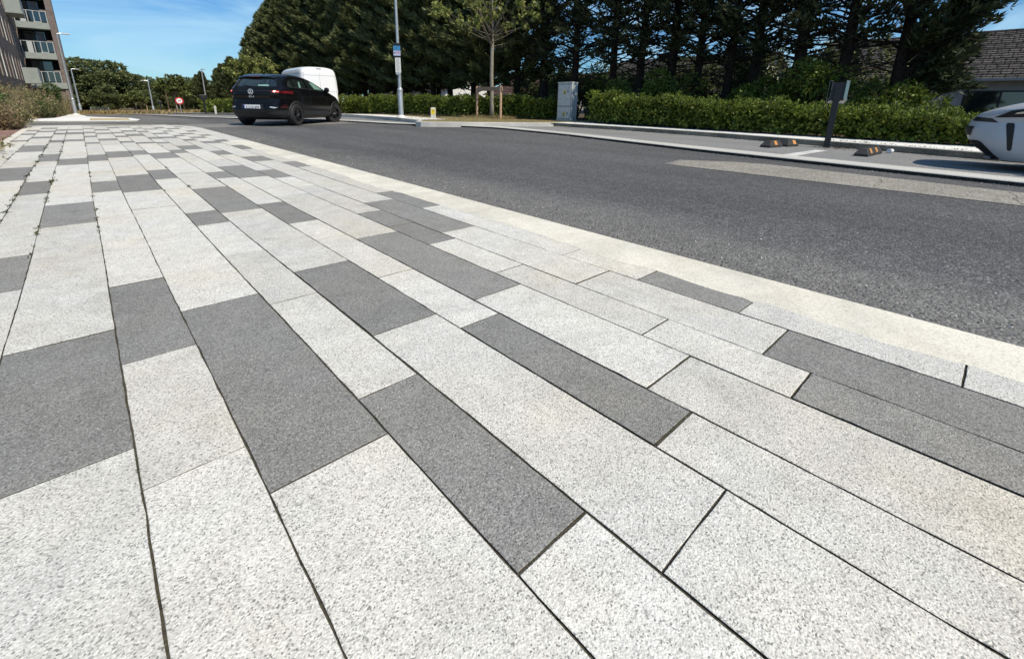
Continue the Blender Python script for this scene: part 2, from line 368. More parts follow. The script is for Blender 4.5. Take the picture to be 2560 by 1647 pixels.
def strip(name, a, b, z, m, y0, y1, step=1.0, nx=2, zf=None):
    mb = MB(); ys = list(np.arange(y0, y1, step))+[y1]
    rows = []
    for y in ys:
        xa = a(y) if callable(a) else a; xb = b(y) if callable(b) else b
        rows.append([(xa+(xb-xa)*i/(nx-1), y, z+T(y)) for i in range(nx)])
    mb.grid(rows)
    o = mb.build(name, m, recalc=False); return tag(o, kind='structure')
def solid(name, a, b, z0, z1, m, y0, y1, step=1.0, kind='structure', face=None):
    """raised strip with vertical sides"""
    mb = MB(); ys = list(np.arange(y0, y1, step))+[y1]; rows = []
    for y in ys:
        xa = a(y) if callable(a) else a; xb = b(y) if callable(b) else b; t = T(y)
        rows.append([(xa, y, z0+t), (xa, y, z1-.012+t), (xa+.012, y, z1+t), (xb-.012, y, z1+t), (xb, y, z1-.012+t), (xb, y, z0+t)])
    mb.grid(rows)
    for r in (rows[0], rows[-1]): mb.poly(r)
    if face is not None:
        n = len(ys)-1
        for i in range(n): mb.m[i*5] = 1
    o = mb.build(name, [m, face] if face else m); return tag(o, kind=kind)

# ground sheet to the horizon
def ground():
    mb = MB()
    ys = [-500, -120, -60, -20, 0, 12, 24, 34, 44, 54, 64, 74, 84, 94, 100, 130, 200, 700]
    xs = [-700, -200, -60, -20, -4, 0, 6, 30, 60, 200, 700]
    mb.grid([[(x, y, -.08+T(y)) for x in xs] for y in ys])
    tag(mb.build('ground', M['soil'], recalc=False), kind='structure')
ground()
# road: asphalt sheet
def road():
    mb = MB(); ys = list(np.arange(-40, 17, 1.5))+list(np.arange(17, 96, 2.0)); rows = []
    for y in ys:
        xl = 2.3 if y < 16.9 else -0.6 - max(0, y-60)*.25
        xr = XR(y)+.05
        rows.append([(xl+(xr-xl)*i/6, y, -.03+T(y)) for i in range(7)])
    mb.grid(rows); tag(mb.build('road', M['asphalt'], recalc=False), kind='structure')
    mb = MB(); mb.grid([[(x, y, -.024) for x in (-45, -20, -8, -2, 1.9)] for y in (18.95, 20.0, 21.4)])
    tag(mb.build('side_road', M['asphalt'], recalc=False), kind='structure')
road()
def blob(name, pts, z, m, jit=0, seed=1, rag=.1):
    """flat polygon with ragged edges"""
    r = random.Random(seed); P = []
    for i, p in enumerate(pts):
        q = pts[(i+1) % len(pts)]; d = math.hypot(q[0]-p[0], q[1]-p[1]); n = max(1, int(d/rag))
        for k in range(n):
            t = k/n; P.append((p[0]+(q[0]-p[0])*t+r.uniform(-jit, jit), p[1]+(q[1]-p[1])*t+r.uniform(-jit, jit)))
    mb = MB(); mb.poly([(x, y, z+T(y)) for x, y in P]); o = mb.build(name, m, recalc=False)
    bm = bmesh.new(); bm.from_mesh(o.data); bmesh.ops.triangulate(bm, faces=bm.faces)
    for f in bm.faces:
        if f.normal.z < 0: f.normal_flip()
    bm.to_mesh(o.data); bm.free(); return tag(o, kind='structure')
blob('road_patch', [(6.75, -9), (7.75, -9), (7.85, -.25), (8.15, 2.5), (8.0, 3.1), (7.55, 3.7), (6.75, 3.62)], -.026, M['patch'], .02, 3, .15)
blob('patch_seam', [(6.745, 3.62), (6.765, -9), (6.72, -9), (6.70, 3.65), (7.5, 3.8), (7.55, 3.72)], -.0245, M['ramp'], .01, 4, .2)
for i, y in enumerate((.95, -.25)):
    blob('road_crack', [(6.8, y), (7.2, y+.06), (7.45, y+.03), (7.85, y+.12), (7.85, y+.135), (7.45, y+.045), (7.2, y+.078), (6.8, y+.015)], -.022, M['patch'], .012, 9+i, .08)
blob('ramp_band', [(1.85, 18.5), (2.55, 16.6), (5.5, 17.4), (8.1, 17.9), (8.1, 19.6), (4.6, 19.2), (2.6, 18.9)], -.026, M['ramp'], .03, 5, .2)

# ------------------------------------------------------------------ paved footpath in the foreground
E_ = [-.85, -.55, -.349, -.055, .154, .449, .658, .953, 1.161, 1.456, 1.665, 1.951, 2.16]
ROWS = {
(-1.07, -.85): [('L', None), ('D', 6.1), ('L', 6.7), ('L', 8.9), ('L', 10.4), ('D', 12.557), ('L', 12.95), ('D', 14.542), ('L', 15.127)],
(-.85, -.55): [('L', None), ('D', 1.9), ('L', 2.5), ('L', 4.6), ('D', 6.843), ('L', 8.054), ('L', 9.175), ('D', 10.238), ('L', 11.5), ('D', 13.284), ('L', 13.871), ('D', 15.478), ('L', 16.073)],
(-.55, -.349): [('L', None), ('L', 1.6), ('D', 2.911), ('L', 3.565), ('L', 4.133), ('D', 5.778), ('L', 6.659), ('D', 8.646), ('L', 9.672), ('D', 12.014), ('L', 12.705), ('D', 14.43), ('L', 15.099)],
(-.349, -.055): [('L', None), ('D', 1.339), ('L', 2.163), ('L', 2.982), ('D', 4.246), ('L', 5.123), ('L', 6.857), ('D', 8.043), ('L', 8.86), ('L', 9.85), ('L', 11.077), ('D', 12.182), ('L', 12.762), ('D', 14.452), ('L', 15.239)],
(-.055, .154): [('L', None), ('L', 1.159), ('D', 1.837), ('L', 2.69), ('L', 4.775), ('D', 5.589), ('L', 6.291), ('L', 7.155), ('D', 8.355), ('L', 9.284), ('D', 11.446), ('L', 11.8), ('D', 13.278), ('L', 13.804)],
(.154, .449): [('L', None), ('D', .962), ('L', 2.184), ('L', 4.548), ('D', 5.423), ('L', 6.633), ('D', 8.7), ('L', 9.673), ('L', 10.901), ('D', 12.16), ('L', 12.738), ('D', 14.23), ('L', 14.831)],
(.449, .658): [('L', None), ('D', .453), ('L', 1.152), ('L', 2.023), ('L', 2.855), ('D', 3.687), ('L', 4.165), ('L', 4.679), ('D', 6.113), ('L', 6.96), ('D', 8.956), ('L', 9.708), ('D', 11.434), ('L', 11.85), ('D', 13.009), ('L', 13.542)],
(.658, .953): [('L', None), ('L', .271), ('D', 1.479), ('L', 2.354), ('L', 3.189), ('D', 4.012), ('L', 5.281), ('L', 6.537), ('D', 8.228), ('L', 9.136), ('D', 11.033), ('L', 11.45), ('D', 13.284), ('L', 14.101)],
(.953, 1.161): [('L', None), ('D', .457), ('L', 1.312), ('L', 2.011), ('L', 2.861), ('D', 3.365), ('L', 4.185), ('L', 4.93), ('D', 5.837), ('L', 6.397), ('L', 7.829), ('D', 8.904), ('L', 9.533), ('D', 10.936), ('L', 11.3)],
(1.161, 1.456): [('L', None), ('L', .606), ('D', 1.485), ('L', 2.716), ('L', 3.552), ('L', 4.424), ('D', 5.738), ('L', 6.877), ('L', 7.717), ('D', 9.449), ('L', 10.298), ('D', 12.278), ('L', 12.811)],
(1.456, 1.665): [('D', None), ('L', .283), ('L', .806), ('L', 1.681), ('D', 2.323), ('D', 2.859), ('L', 3.371), ('L', 4.809), ('D', 5.526), ('L', 6.247), ('L', 7.433), ('D', 8.301), ('L', 9.029), ('D', 11.406), ('L', 11.887)],
(1.665, 1.951): [('D', None), ('L', .438), ('L', 1.309), ('D', 2.493), ('L', 3.696), ('L', 4.615), ('D', 7.181), ('L', 7.874), ('D', 10.601), ('L', 11.151)],
(1.951, 2.16): [('L', None), ('L', -.072), ('D', .637), ('L', 1.141), ('L', 1.651), ('D', 3.217), ('L', 4.058), ('D', 6.262), ('L', 6.93), ('D', 9.043), ('L', 9.948)],
}
# the joints drift gently sideways, as hand-laid rows do
def wob(x, y): return .005*math.sin(y*.8+x*2.3)+.0018*math.sin(y*2.1-x*3.1)
def pavement():
    mb = MB(); r = random.Random(3)
    YE = 18.05
    for (x0, x1), segs in ROWS.items():
        bs = [(-3.2, segs[0][0])]
        # rows run on behind the camera
        if segs[1][1] > .4: bs.append((segs[1][1]-1.25-r.random()*.3, segs[0][0]))
        bs += [(y, c) for c, y in segs[1:]]
        y = bs[-1][0]+.9; dk = False
        while y < YE-.5:
            dk = not dk; bs.append((y, 'D' if dk else 'L')); y += (r.uniform(.45, .65) if dk else r.uniform(.9, 1.9))
        ys = [b[0] for b in bs]+[YE]
        for i, (ya, c) in enumerate(bs):
            yb = ys[i+1]
            gx = .0019+r.random()*.0007; gy = .0020+r.random()*.0014
            if x0 > .4: gx += .0013
            if x0 > .9 and yb < 3: gy += .001
            A = (x0+gx, x1-gx); B = (ya+gy, yb-gy)
            if B[1]-B[0] < .05: continue
            step = .05 if ya < 3.2 else (.12 if ya < 7 else .4)
            jit = .0008 if ya < 7 else .0
            ring = []
            def edge(p, q):
                d = math.hypot(q[0]-p[0], q[1]-p[1]); n = max(1, int(d/step))
                for k in range(n):
                    t = k/n; j = jit if k else 0
                    ring.append((p[0]+(q[0]-p[0])*t+r.gauss(0, j), p[1]+(q[1]-p[1])*t+r.gauss(0, j)))
            edge((A[0], B[0]), (A[1], B[0])); edge((A[1], B[0]), (A[1], B[1])); edge((A[1], B[1]), (A[0], B[1])); edge((A[0], B[1]), (A[0], B[0]))
            WB = lambda x, y: wob(x0, y)*(x1-x)/(x1-x0)+wob(x1, y)*(x-x0)/(x1-x0)
            cx, cy = (A[0]+A[1])/2, (B[0]+B[1])/2; ch = .0018
            dz = r.uniform(-.0012, .0012); tx, ty = r.uniform(-.002, .002), r.uniform(-.0012, .0012)
            z = lambda x, y: dz+tx*(x-cx)+ty*(y-cy)
            inn = []
            for x, y in ring:
                ix = min(max(x, A[0]+ch), A[1]-ch) if abs(x-cx) > (A[1]-A[0])/2-.02 else x
                iy = min(max(y, B[0]+ch), B[1]-ch)
                inn.append((ix+WB(ix, iy), iy, z(ix, iy)))
            ring = [(x+WB(x, y), y) for x, y in ring]
            b = len(mb.v); n = len(ring); mi = 0 if c == 'L' else 1
            mb.v += inn; mb.v += [(x, y, z(x, y)-.0012) for x, y in ring]; mb.v += [(x, y, -.03) for x, y in ring]
            mb.f.append(tuple(range(b, b+n))); mb.m.append(mi)
            for lv in (0, 1):
                for k in range(n):
                    k2 = (k+1) % n; mb.f.append((b+lv*n+k, b+(lv+1)*n+k, b+(lv+1)*n+k2, b+lv*n+k2)); mb.m.append(2 if lv else mi)
    # base of the joints
    b = MB(); b.grid([[(x, y, -.0055) for x in (-1.12, .5, 2.2)] for y in (-3.2, 0, 5, 10, 18.05)])
    n0 = len(mb.v); mb.v += b.v; mb.f += [tuple(i+n0 for i in f) for f in b.f]; mb.m += [2]*len(b.f)
    o = mb.build('pavement', [M['pav_l'], M['pav_d'], M['joint']], recalc=False)
    tag(o, kind='structure')
pavement()
# cream flush kerb: straight run, then curving round into the side road
def kerbs():
    mb = MB(); rows = []
    pts = [(2.515, -4), (2.515, -1), (2.51, 1), (2.51, 3), (2.52, 5), (2.53, 8), (2.53, 11), (2.54, 14), (2.53, 16), (2.46, 17.0), (2.25, 17.75), (1.9, 18.3), (1.4, 18.65), (.6, 18.85), (-1.2, 18.95)]
    inn = [(2.165, -4), (2.165, -1), (2.165, 1), (2.165, 3), (2.165, 5), (2.165, 8), (2.165, 11), (2.165, 14), (2.165, 16), (2.165, 16.9), (2.1, 17.5), (1.8, 18.1), (1.35, 18.35), (.6, 18.5), (-1.2, 18.6)]
    for (a, b), (c, d) in zip(inn, pts):
        rows.append([(a, b, -.02), (a, b, .0), (a+(c-a)*.93, b+(d-b)*.93, -.001), (c, d, -.010), (c, d, -.05)])
    mb.grid(rows[:7]); tag(mb.build('cream_kerb', M['cream'], recalc=False), kind='structure')
    mb = MB(); mb.grid(rows[6:]); tag(mb.build('corner_kerb', M['cornerk'], recalc=False), kind='structure')
    # cement stain spreading raggedly from the kerb over the edge of the slabs
    q = random.Random(12); pts = []
    for k in range(190):
        y = -1.2+k*.065; pts.append((2.20, y, y))
    L1 = [(2.165-.008-.034*max(0, math.sin(y*1.7)+.5*math.sin(y*4.1+1)+.35*math.sin(y*9.3))-abs(q.gauss(0, .012)), y) for _, y, _ in pts]
    mb = MB(); mb.grid([[(x, y, .0004), (2.165, y, .0013), (2.45, y, .0012)] for x, y in L1]); tag(mb.build('cement_stain', M['cream'], recalc=False), kind='structure')
    mb = MB()
    # crossing strip at the far end of the paving: white slabs, two dark bands, buff tactile line
    mb.grid([[(-1.2, y, -.001), (.6, y, -.001), (1.9, y-.22, -.001)] for y in (18.06, 18.62)], 0)
    mb.grid([[(x, y, .003) for x in (.1, 1.55)] for y in (18.12, 18.2)], 1)
    mb.grid([[(x, y, .003) for x in (-.05, 1.65)] for y in (18.36, 18.45)], 1)
    mb.grid([[(x, y, .003) for x in (.35, 1.6)] for y in (18.47, 18.6)], 2)
    tag(mb.build('crossing_strip', [M['pav_l'], M['pav_d'], M['tactile']], recalc=False), kind='structure')
    # left edge of the paving: stained cream edging, soil, red block paving
    mb = MB(); rows = []
    r = random.Random(5)
    for y in np.arange(-3.2, 18.6, .4):
        rows.append([(-1.075, y, -.001), (-1.20, y, -.001), (-1.21, y, -.06)])
    mb.grid(rows); tag(mb.build('edging_kerb', M['cream'], recalc=False), kind='structure')
    mb = MB(); mb.grid([[(x, y, -.012) for x in (-4.5, -1.21)] for y in (12.0, 18.7)])
    tag(mb.build('block_paving', M['brickpave'], recalc=False), kind='structure')
    mb = MB(); mb.grid([[(x, y, -.02+.015*math.sin(x*3+y*2)) for x in np.linspace(-7, -1.2, 12)] for y in np.linspace(-4, 12.0, 30)])
    tag(mb.build('planting_soil', M['soil'], recalc=False), kind='structure')
kerbs()
# path island on the far side of the side road, and the path beyond it
def far_path():
    pts = [(-3.5, 22.3), (-1.0, 21.75), (.9, 21.35), (1.45, 21.7), (1.6, 22.6), (1.45, 24.2), (.9, 27.5), (.35, 30.5), (.15, 34), (.1, 40), (-.1, 50), (-.4, 60), (-1.4, 60), (-1.1, 50), (-.9, 40), (-.8, 32), (-.85, 26), (-1.2, 24), (-3.5, 24)]
    blob('far_path', pts, .012, M['walk'], 0, 2, 3)
    blob('tactile_paving', [(.15, 22.2), (1.25, 22.0), (1.3, 23.7), (.2, 23.9)], .018, M['tactile'], 0, 2, 3)
    mb = MB(); rows = []
    for a in pts[:13]: rows.append([(a[0], a[1], -.05+T(a[1])), (a[0], a[1], .012+T(a[1]))])
    mb.grid(rows); tag(mb.build('path_kerb', M['kerb'], recalc=False), kind='structure')
far_path()
# right side: channel strip, parking bays, kerbs, footpath
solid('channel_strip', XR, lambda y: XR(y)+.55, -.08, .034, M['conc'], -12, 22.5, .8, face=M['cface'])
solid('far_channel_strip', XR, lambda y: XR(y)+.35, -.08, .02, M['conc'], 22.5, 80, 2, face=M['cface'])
strip('parking_bay', lambda y: XR(y)+.5, lambda y: XK(y)+.1 if y < 12.5 else 13.5, .012, M['bay'], -12, 15, .8, 3)
strip('far_parking_bay', lambda y: XR(y)+.3, lambda y: XK2(y)+.1, .008, M['bay'], 15, 80, 2, 3)
strip('bay_edge_line', lambda y: XK(y)-.12, lambda y: XK(y)-.02, .018, M['paint'], -12, 12.3, .8)
blob('bay_divider_line', [(9.42, 2.62), (11.5, 2.55), (11.5, 2.78), (9.42, 2.86)], .0185, M['paint'], .008, 6, .3)
blob('bay_divider_line', [(8.3, -5.6), (10.6, -5.7), (10.6, -5.5), (8.3, -5.4)], .0185, M['paint'], .008, 6, .3)
KT = .155
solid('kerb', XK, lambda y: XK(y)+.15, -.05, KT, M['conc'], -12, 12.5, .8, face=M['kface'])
solid('footpath', lambda y: XK(y)+.152+.12*max(0, min(1, (2.5-y)/3)), lambda y: XH(y)-.22, -.05, KT-.004, M['walk'], -12, 12.6, .8)
strip('hedge_soil', lambda y: XH(y)-.24, lambda y: XH(y)+.4, KT-.012, M['duff'], -12, 12.6, .8)
strip('verge_edge', lambda y: XK(y)+.15, lambda y: XK(y)+.30, KT-.010, M['verge'], -12, 3, .8)
# raised island with the staked tree
def island():
    top = [(9.0, 15.0), (9.05, 14.72), (9.3, 14.5), (11.6, 13.3), (13.4, 12.35), (13.75, 12.35), (14.2, 12.5), (15.95, 12.6), (21, 13.2), (24, 20), (22, 30), (14, 60), (12, 80), (7.0, 80), (6.2, 73), (7.2, 60), (8.2, 50), (8.7, 42), (9.2, 34), (10.1, 28), (10.4, 22), (10.3, 18.5), (9.9, 16.2)]
    blob('verge', [(x, y) for x, y in top], KT-.012, M['verge'], 0, 2, 2.0)
    mb = MB()
    line = [(13.76, 12.42), (13.4, 12.35), (11.6, 13.3), (9.3, 14.5), (9.05, 14.72), (9.0, 15.0)]+[(XK2(y), y) for y in (15.6, 16.2, 17, 18.5, 20, 22, 25, 28, 31, 34, 38, 42, 46, 50, 55, 60, 66, 73, 80)]
    rows = []
    for i, p in enumerate(line):
        a = Vector(line[max(i-1, 0)]); b = Vector(line[min(i+1, len(line)-1)]); d = (b-a).normalized(); nrm = Vector((d.y, -d.x))
        q = Vector(p)+nrm*.15; t = T(p[1])
        rows.append([(p[0], p[1], -.05+t), (p[0], p[1], KT-.012+t), (p[0]+nrm.x*.012, p[1]+nrm.y*.012, KT+t), (q.x, q.y, KT+t), (q.x, q.y, t)])
    mb.grid(rows); tag(mb.build('island_kerb', M['conc']), kind='structure')
    mb = MB(); rows = []
    for y in list(np.arange(16.5, 80, 2)): rows.append([(XK2(y)+.14, y, KT-.004+T(y)), (XK2(y)+1.5, y, KT-.004+T(y))])
    mb.grid(rows); tag(mb.build('far_footpath', M['walk'], recalc=False), kind='structure')
island()
# tree-belt ground behind the hedge
def beltground():
    mb = MB(); rows = []
    for y in np.arange(-30, 96, 4):
        x0 = XH(min(y, 12.5)) if y < 12.5 else float(np.interp(y, [12.5, 20, 30, 50, 90], [15.9, 14.2, 12.2, 10, 9]))
        rows.append([(x0, y, KT-.02+T(y)), (x0+3, y, KT-.01+T(y)), (30, y, KT-.01+T(y)), (70, y, KT-.01+T(y))])
    mb.grid(rows); tag(mb.build('belt_ground', M['duff'], recalc=False), kind='structure')
    blob('dry_field', [(-5, 62), (6, 58), (20, 64), (20, 118), (-60, 118), (-30, 80)], -.02, M['dryfield'], 0, 2, 4)
beltground()

# ------------------------------------------------------------------ vegetation tools
def unit(a): return a/np.maximum(np.linalg.norm(a, axis=1, keepdims=True), 1e-9)
def leaves(P, D, L, W, spread=.5, k=3, rng=RNG, mid=.45, droop=0):
    """k diamond leaves per tuft at P along D -> V,F"""
    n = len(P)*k
    P = np.repeat(P, k, 0); D = np.repeat(D, k, 0)
    d = unit(D+rng.normal(0, spread, (n, 3))); d[:, 2] -= droop; d = unit(d)
    s = unit(np.cross(d, rng.normal(0, 1, (n, 3))))
    l = (L*rng.uniform(.6, 1.25, (n, 1))) if np.isscalar(L) else np.repeat(L, k, 0)[:, None]*rng.uniform(.6, 1.25, (n, 1))
    ww = W*rng.uniform(.7, 1.2, (n, 1))
    V = np.empty((n, 4, 3)); V[:, 0] = P; V[:, 1] = P+d*l*mid+s*ww/2; V[:, 2] = P+d*l; V[:, 3] = P+d*l*mid-s*ww/2
    return V.reshape(-1, 3), np.arange(n*4).reshape(-1, 4)
def cat(parts):
    Vs, Fs, o = [], [], 0
    for V, F in parts: Vs.append(V); Fs.append(F+o); o += len(V)
    return np.concatenate(Vs), np.concatenate(Fs)

def conifer(seed, H=12., crown=2.0, R=2.6, nb=330, tuft=26, lean=0, dense=True, tuftL=.40):
    """returns (trunk mesh, foliage mesh)"""
    r = np.random.default_rng(seed); q = random.Random(seed)
    mb = MB(); base = q.uniform(.13, .175); bend = [q.uniform(-.12, .12) for _ in range(4)]
    zs = np.linspace(0, H, 9); pts = [(bend[0]*math.sin(z*.5)+lean*z*.02, bend[1]*math.sin(z*.37+1), z) for z in zs]
    mb.tube(pts, [base*1.25*(1-z/H)**.75+.015+(.09 if z < .1 else 0) for z in zs], 9)
    ax = lambda z: Vector((float(np.interp(z, zs, [p[0] for p in pts])), float(np.interp(z, zs, [p[1] for p in pts])), z))
    Ps, Ds, Ls = [], [], []
    for i in range(nb):
        f = (i+.5)/nb; z = crown+(H-crown)*f**.85*.99
        h = (z-crown)/(H-crown)
        Lb = R*(1-h**2.2)*q.uniform(.7, 1.12)*(.55+.45*min(1, h*5+.35)) + .25
        az = i*2.39996+q.uniform(-.4, .4); up = q.uniform(.15, .55)+.35*h
        d = Vector((math.cos(az), math.sin(az), up)).normalized(); a = ax(z-.2)
        bp = [a, a+d*Lb*.5+Vector((0, 0, -.03*Lb)), a+d*Lb+Vector((0, 0, .10*Lb))]
        if i % (2 if dense else 1) == 0: mb.tube(bp, [.03+.012*Lb, .02, .006], 4, cap=False)
        n = int(tuft*(.5+Lb/R)); t = r.uniform(.30 if dense else .42, 1.03, n)**.8
        c = np.array(a)[None]+np.outer(t*Lb, np.array(d)); side = unit(np.cross(np.array(d)[None], [[0, 0, 1.]]))
        sp = r.normal(0, 1, n)[:, None]*side*((.13 if dense else .18)*Lb*(1.05-t)+.06)[:, None]
        c = c+sp; c[:, 2] += r.normal(0, .06, n)-.04
        dd = np.array(d)[None]*1.0+sp*1.2/Lb+np.array([[0, 0, .25]])
        Ps.append(c); Ds.append(dd)
    if not dense:      # bare dead limbs low on the stem
        for i in range(46):
            z = q.uniform(.9, crown+3.5); az = q.uniform(0, 6.28); Lb = q.uniform(.8, 2.9)
            d = Vector((math.cos(az), math.sin(az), q.uniform(-.25, .55))).normalized(); a = ax(z)
            b = a+d*Lb*.5; c = a+d*Lb+Vector((q.uniform(-.2, .2), q.uniform(-.2, .2), -.18*Lb))
            mb.tube([a, b, c], [.028, .017, .005], 4, cap=False)
            for _ in range(3):
                e = b.lerp(c, q.random()); mb.tube([e, e+Vector((q.uniform(-.5, .5), q.uniform(-.5, .5), q.uniform(-.4, .15)))], [.007, .003], 3, cap=False)
    tm = mb.build('trunk', M['bark']); me = tm.data; bpy.data.objects.remove(tm)
    P, D = np.concatenate(Ps), np.concatenate(Ds)
    V, F = leaves(P, unit(D), tuftL, .075 if dense else .06, .30, 4, r)
    return me, fastmesh('crown', V, F, M['cyp'] if dense else M['cypd'], 'mesh')

def put_conifer(var, x, y, s, rz, label, group=None, name='conifer_tree', sz=1.0):
    t = empty(name, label, 'tree', (x, y, T(y)+(.1 if y < 95 else 0)), rz, group)
    t.scale = (s, s, s*sz)
    meshobj('trunk', var[0], t); meshobj('crown', var[1], t)
    return t
DEN = [conifer(11+i, 12, 1.6, 2.75, 150, 62) for i in range(3)]
SPA = [conifer(31+i, 12, 2.4, 2.6, 150, 23, dense=False, tuftL=.24) for i in range(4)]
# nearer, see-through part of the row: a label for each stem
near = [(18.6, 2.75, 'thick dark conifer forking behind the black post, last tree of the row'),
 (18.5, 4.2, 'dark conifer with a straight brown trunk just left of the forked end tree'),
 (18.4, 5.45, 'dark conifer with bare trunk in front of the white gable, third from the open end'),
 (18.6, 7.0, 'fourth bare-stemmed conifer from the open end of the row'),
 (18.5, 7.85, 'slim bare-stemmed conifer, fifth from the open end of the row'),
 (18.5, 9.1, 'sixth bare-stemmed conifer from the open end, standing before the tiled roof'),
 (18.4, 10.2, 'seventh bare-stemmed conifer from the open end of the row'),
 (18.6, 11.7, 'bare-stemmed conifer second to the right of the grey cabinet'),
 (18.5, 13.1, 'bare-stemmed conifer first to the right of the grey cabinet'),
 (18.5, 15.5, 'dark conifer rising directly behind the grey cabinet'),
 (18.4, 17.4, 'dark conifer between the staked young tree and the grey cabinet')]
for i, (x, y, lab) in enumerate(near):
    put_conifer(SPA[i % 4], x, y, rnd.uniform(.95, 1.12), rnd.uniform(0, 6.28), lab, 'tall conifers in a row behind the hedge')
i = 0; y = 19.6
while y < 58:
    x = float(np.interp(y, [19, 30, 45, 60], [18.3, 17.0, 15.6, 14.6]))+rnd.uniform(-.5, .5)
    put_conifer(DEN[i % 3], x, y, rnd.uniform(.92, 1.08)*float(np.interp(y, [0, 38, 48, 58], [1, 1, .86, .72])), rnd.uniform(0, 6.28),
        'dense dark green conifer in the tall unbroken row left of the staked young tree', 'dense conifers of the tall row')
    i += 1; y += rnd.uniform(1.5, 2.1) if y < 35 else rnd.uniform(2.0, 2.7)
for k in range(9):      # the row steps down towards the end of the road
    y = 60+k*2.6
    put_conifer(DEN[k % 3], 14.4-k*.5+rnd.uniform(-.6, .6), y, [.60, .52, .47, .44, .42, .40, .38, .36, .34][k], rnd.uniform(0, 6.28),
        'lower dark conifer at the far end of the row behind the street lamp', 'lower conifers beyond the tall row')
# a second ragged line behind, closing the far part of the belt
for k in range(9):
    y = 27+k*4.0
    put_conifer(DEN[(k+1) % 3], float(np.interp(y, [19, 60], [21.5, 18]))+rnd.uniform(-.6, .6), y, rnd.uniform(.9, 1.05)*float(np.interp(y, [0, 38, 48, 60], [1, 1, .84, .66])), rnd.uniform(0, 6.28),
        'dense dark green conifer in the tall unbroken row left of the staked young tree', 'dense conifers of the tall row')
# great leaning limb of the end tree: spreading to the open side
def end_limbs():
    q = random.Random(5); r = np.random.default_rng(5); t = [o for o in COL.objects if o.get('label', '').startswith('thick dark conifer')][0]
    t.scale = (1.05, 1.05, 1.05); t.rotation_euler = (0, 0, 0)
    mb = MB(); Ps, Ds = [], []
    specs = [(1.5, (.0, -3.3, 4.7), .13), (2.0, (.3, -2.4, 3.4), .09), (2.6, (-.3, -4.3, 5.5), .10), (3.2, (.4, -4.0, 6.2), .09), (1.3, (-.2, -1.0, 1.0), .06),
             (1.8, (-.9, -1.2, 1.7), .06), (4.0, (0, -4.4, 6.2), .08), (2.2, (-1.0, -2.6, 3.3), .07), (.9, (.6, -.8, .7), .05), (3.4, (-.8, -4.6, 5.4), .07), (5, (0, -3.4, 5), .08)]
    for z, d, rad in specs:
        a = Vector((0, 0, z)); d = Vector(d); b = a+d*.5+Vector((0, 0, -.25)); c = a+d
        mb.tube([a, a+d*.25+Vector((0, 0, -.15)), b, c], [rad, rad*.8, rad*.55, .012], 7, cap=False)
        nbr = 15
        for j in range(nbr):
            u = .28+.74*j/nbr; e = a.lerp(b, u*2) if u < .5 else b.lerp(c, (u-.5)*2)
            dd = (d.normalized()*.8+Vector((q.uniform(-1, 1), q.uniform(-.6, .5), q.uniform(-.35, .5)))).normalized(); Lb = q.uniform(.5, 1.25)*(1.25-.5*u)
            mb.tube([e, e+dd*Lb], [.016, .004], 4, cap=False)
            n = 46; tt = r.uniform(.15, 1.05, n); cc = np.array(e)[None]+np.outer(tt*Lb, np.array(dd))+r.normal(0, .11, (n, 3))*np.array([[1, 1, .45]])
            Ps.append(cc); Ds.append(np.repeat(np.array(dd)[None], n, 0)+np.array([[0, 0, .1]]))
    mb.build('limb', M['bark'], t)
    V, F = leaves(np.concatenate(Ps), unit(np.concatenate(Ds)), .25, .06, .45, 4, r)
    fastmesh('side_foliage', V, F, M['cypd'], t)
end_limbs()

def broadleaf(seed, H, R, n=9000, m='wood', leaf=.32, clumps=26, trunkr=.16, flat=1.0, branches=True, cb=.3):
    r = np.random.default_rng(seed); q = random.Random(seed)
    mb = MB(); mb.tube([(0, 0, 0), (.05, .02, H*cb), (0, .05, H*.75)], [trunkr*1.2, trunkr, trunkr*.3], 8)
    C = []
    for i in range(clumps):
        az = i*2.4; h = q.uniform(cb, 1.0); rr = R*math.sqrt(max(.03, 1-((h-(.5+cb/2))/(.62))**2))*q.uniform(.45, .95)
        c = Vector((math.cos(az)*rr, math.sin(az)*rr, H*h*.96)); C.append((c, R*q.uniform(.24, .42)))
        if branches: mb.tube([(0, 0, H*cb*.9+(h-cb)*H*.35), tuple(c*.6+Vector((0, 0, c.z*.25))), tuple(c)], [trunkr*.35, trunkr*.2, .012], 5, cap=False)
    idx = r.integers(0, clumps, n); c = np.array([list(a) for a, _ in C])[idx]; s = np.array([b for _, b in C])[idx][:, None]
    u = unit(r.normal(0, 1, (n, 3))); rad = r.uniform(.35, 1.05, (n, 1))**.6
    P = c+u*rad*s*np.array([[1, 1, .75*flat]])
    V, F = leaves(P, unit(u+np.array([[0, 0, .3]])), leaf, leaf*.55, .7, 2, r)
    me = mb.build('trunk', M['bark']); tm = me.data; bpy.data.objects.remove(me)
    return tm, fastmesh('crown', V, F, M[m], 'mesh')
WOOD = [broadleaf(51+i, 10, 3.6, 5200, 'wood', .50, 30, cb=.12) for i in range(3)]
WLAB = ['tall mid-green broadleaf tree at the left end of the far wood beside the brick flats', 'dark rounded broadleaf tree in the middle of the far wood', 'broadleaf tree in the lower right part of the far wood behind the road end']
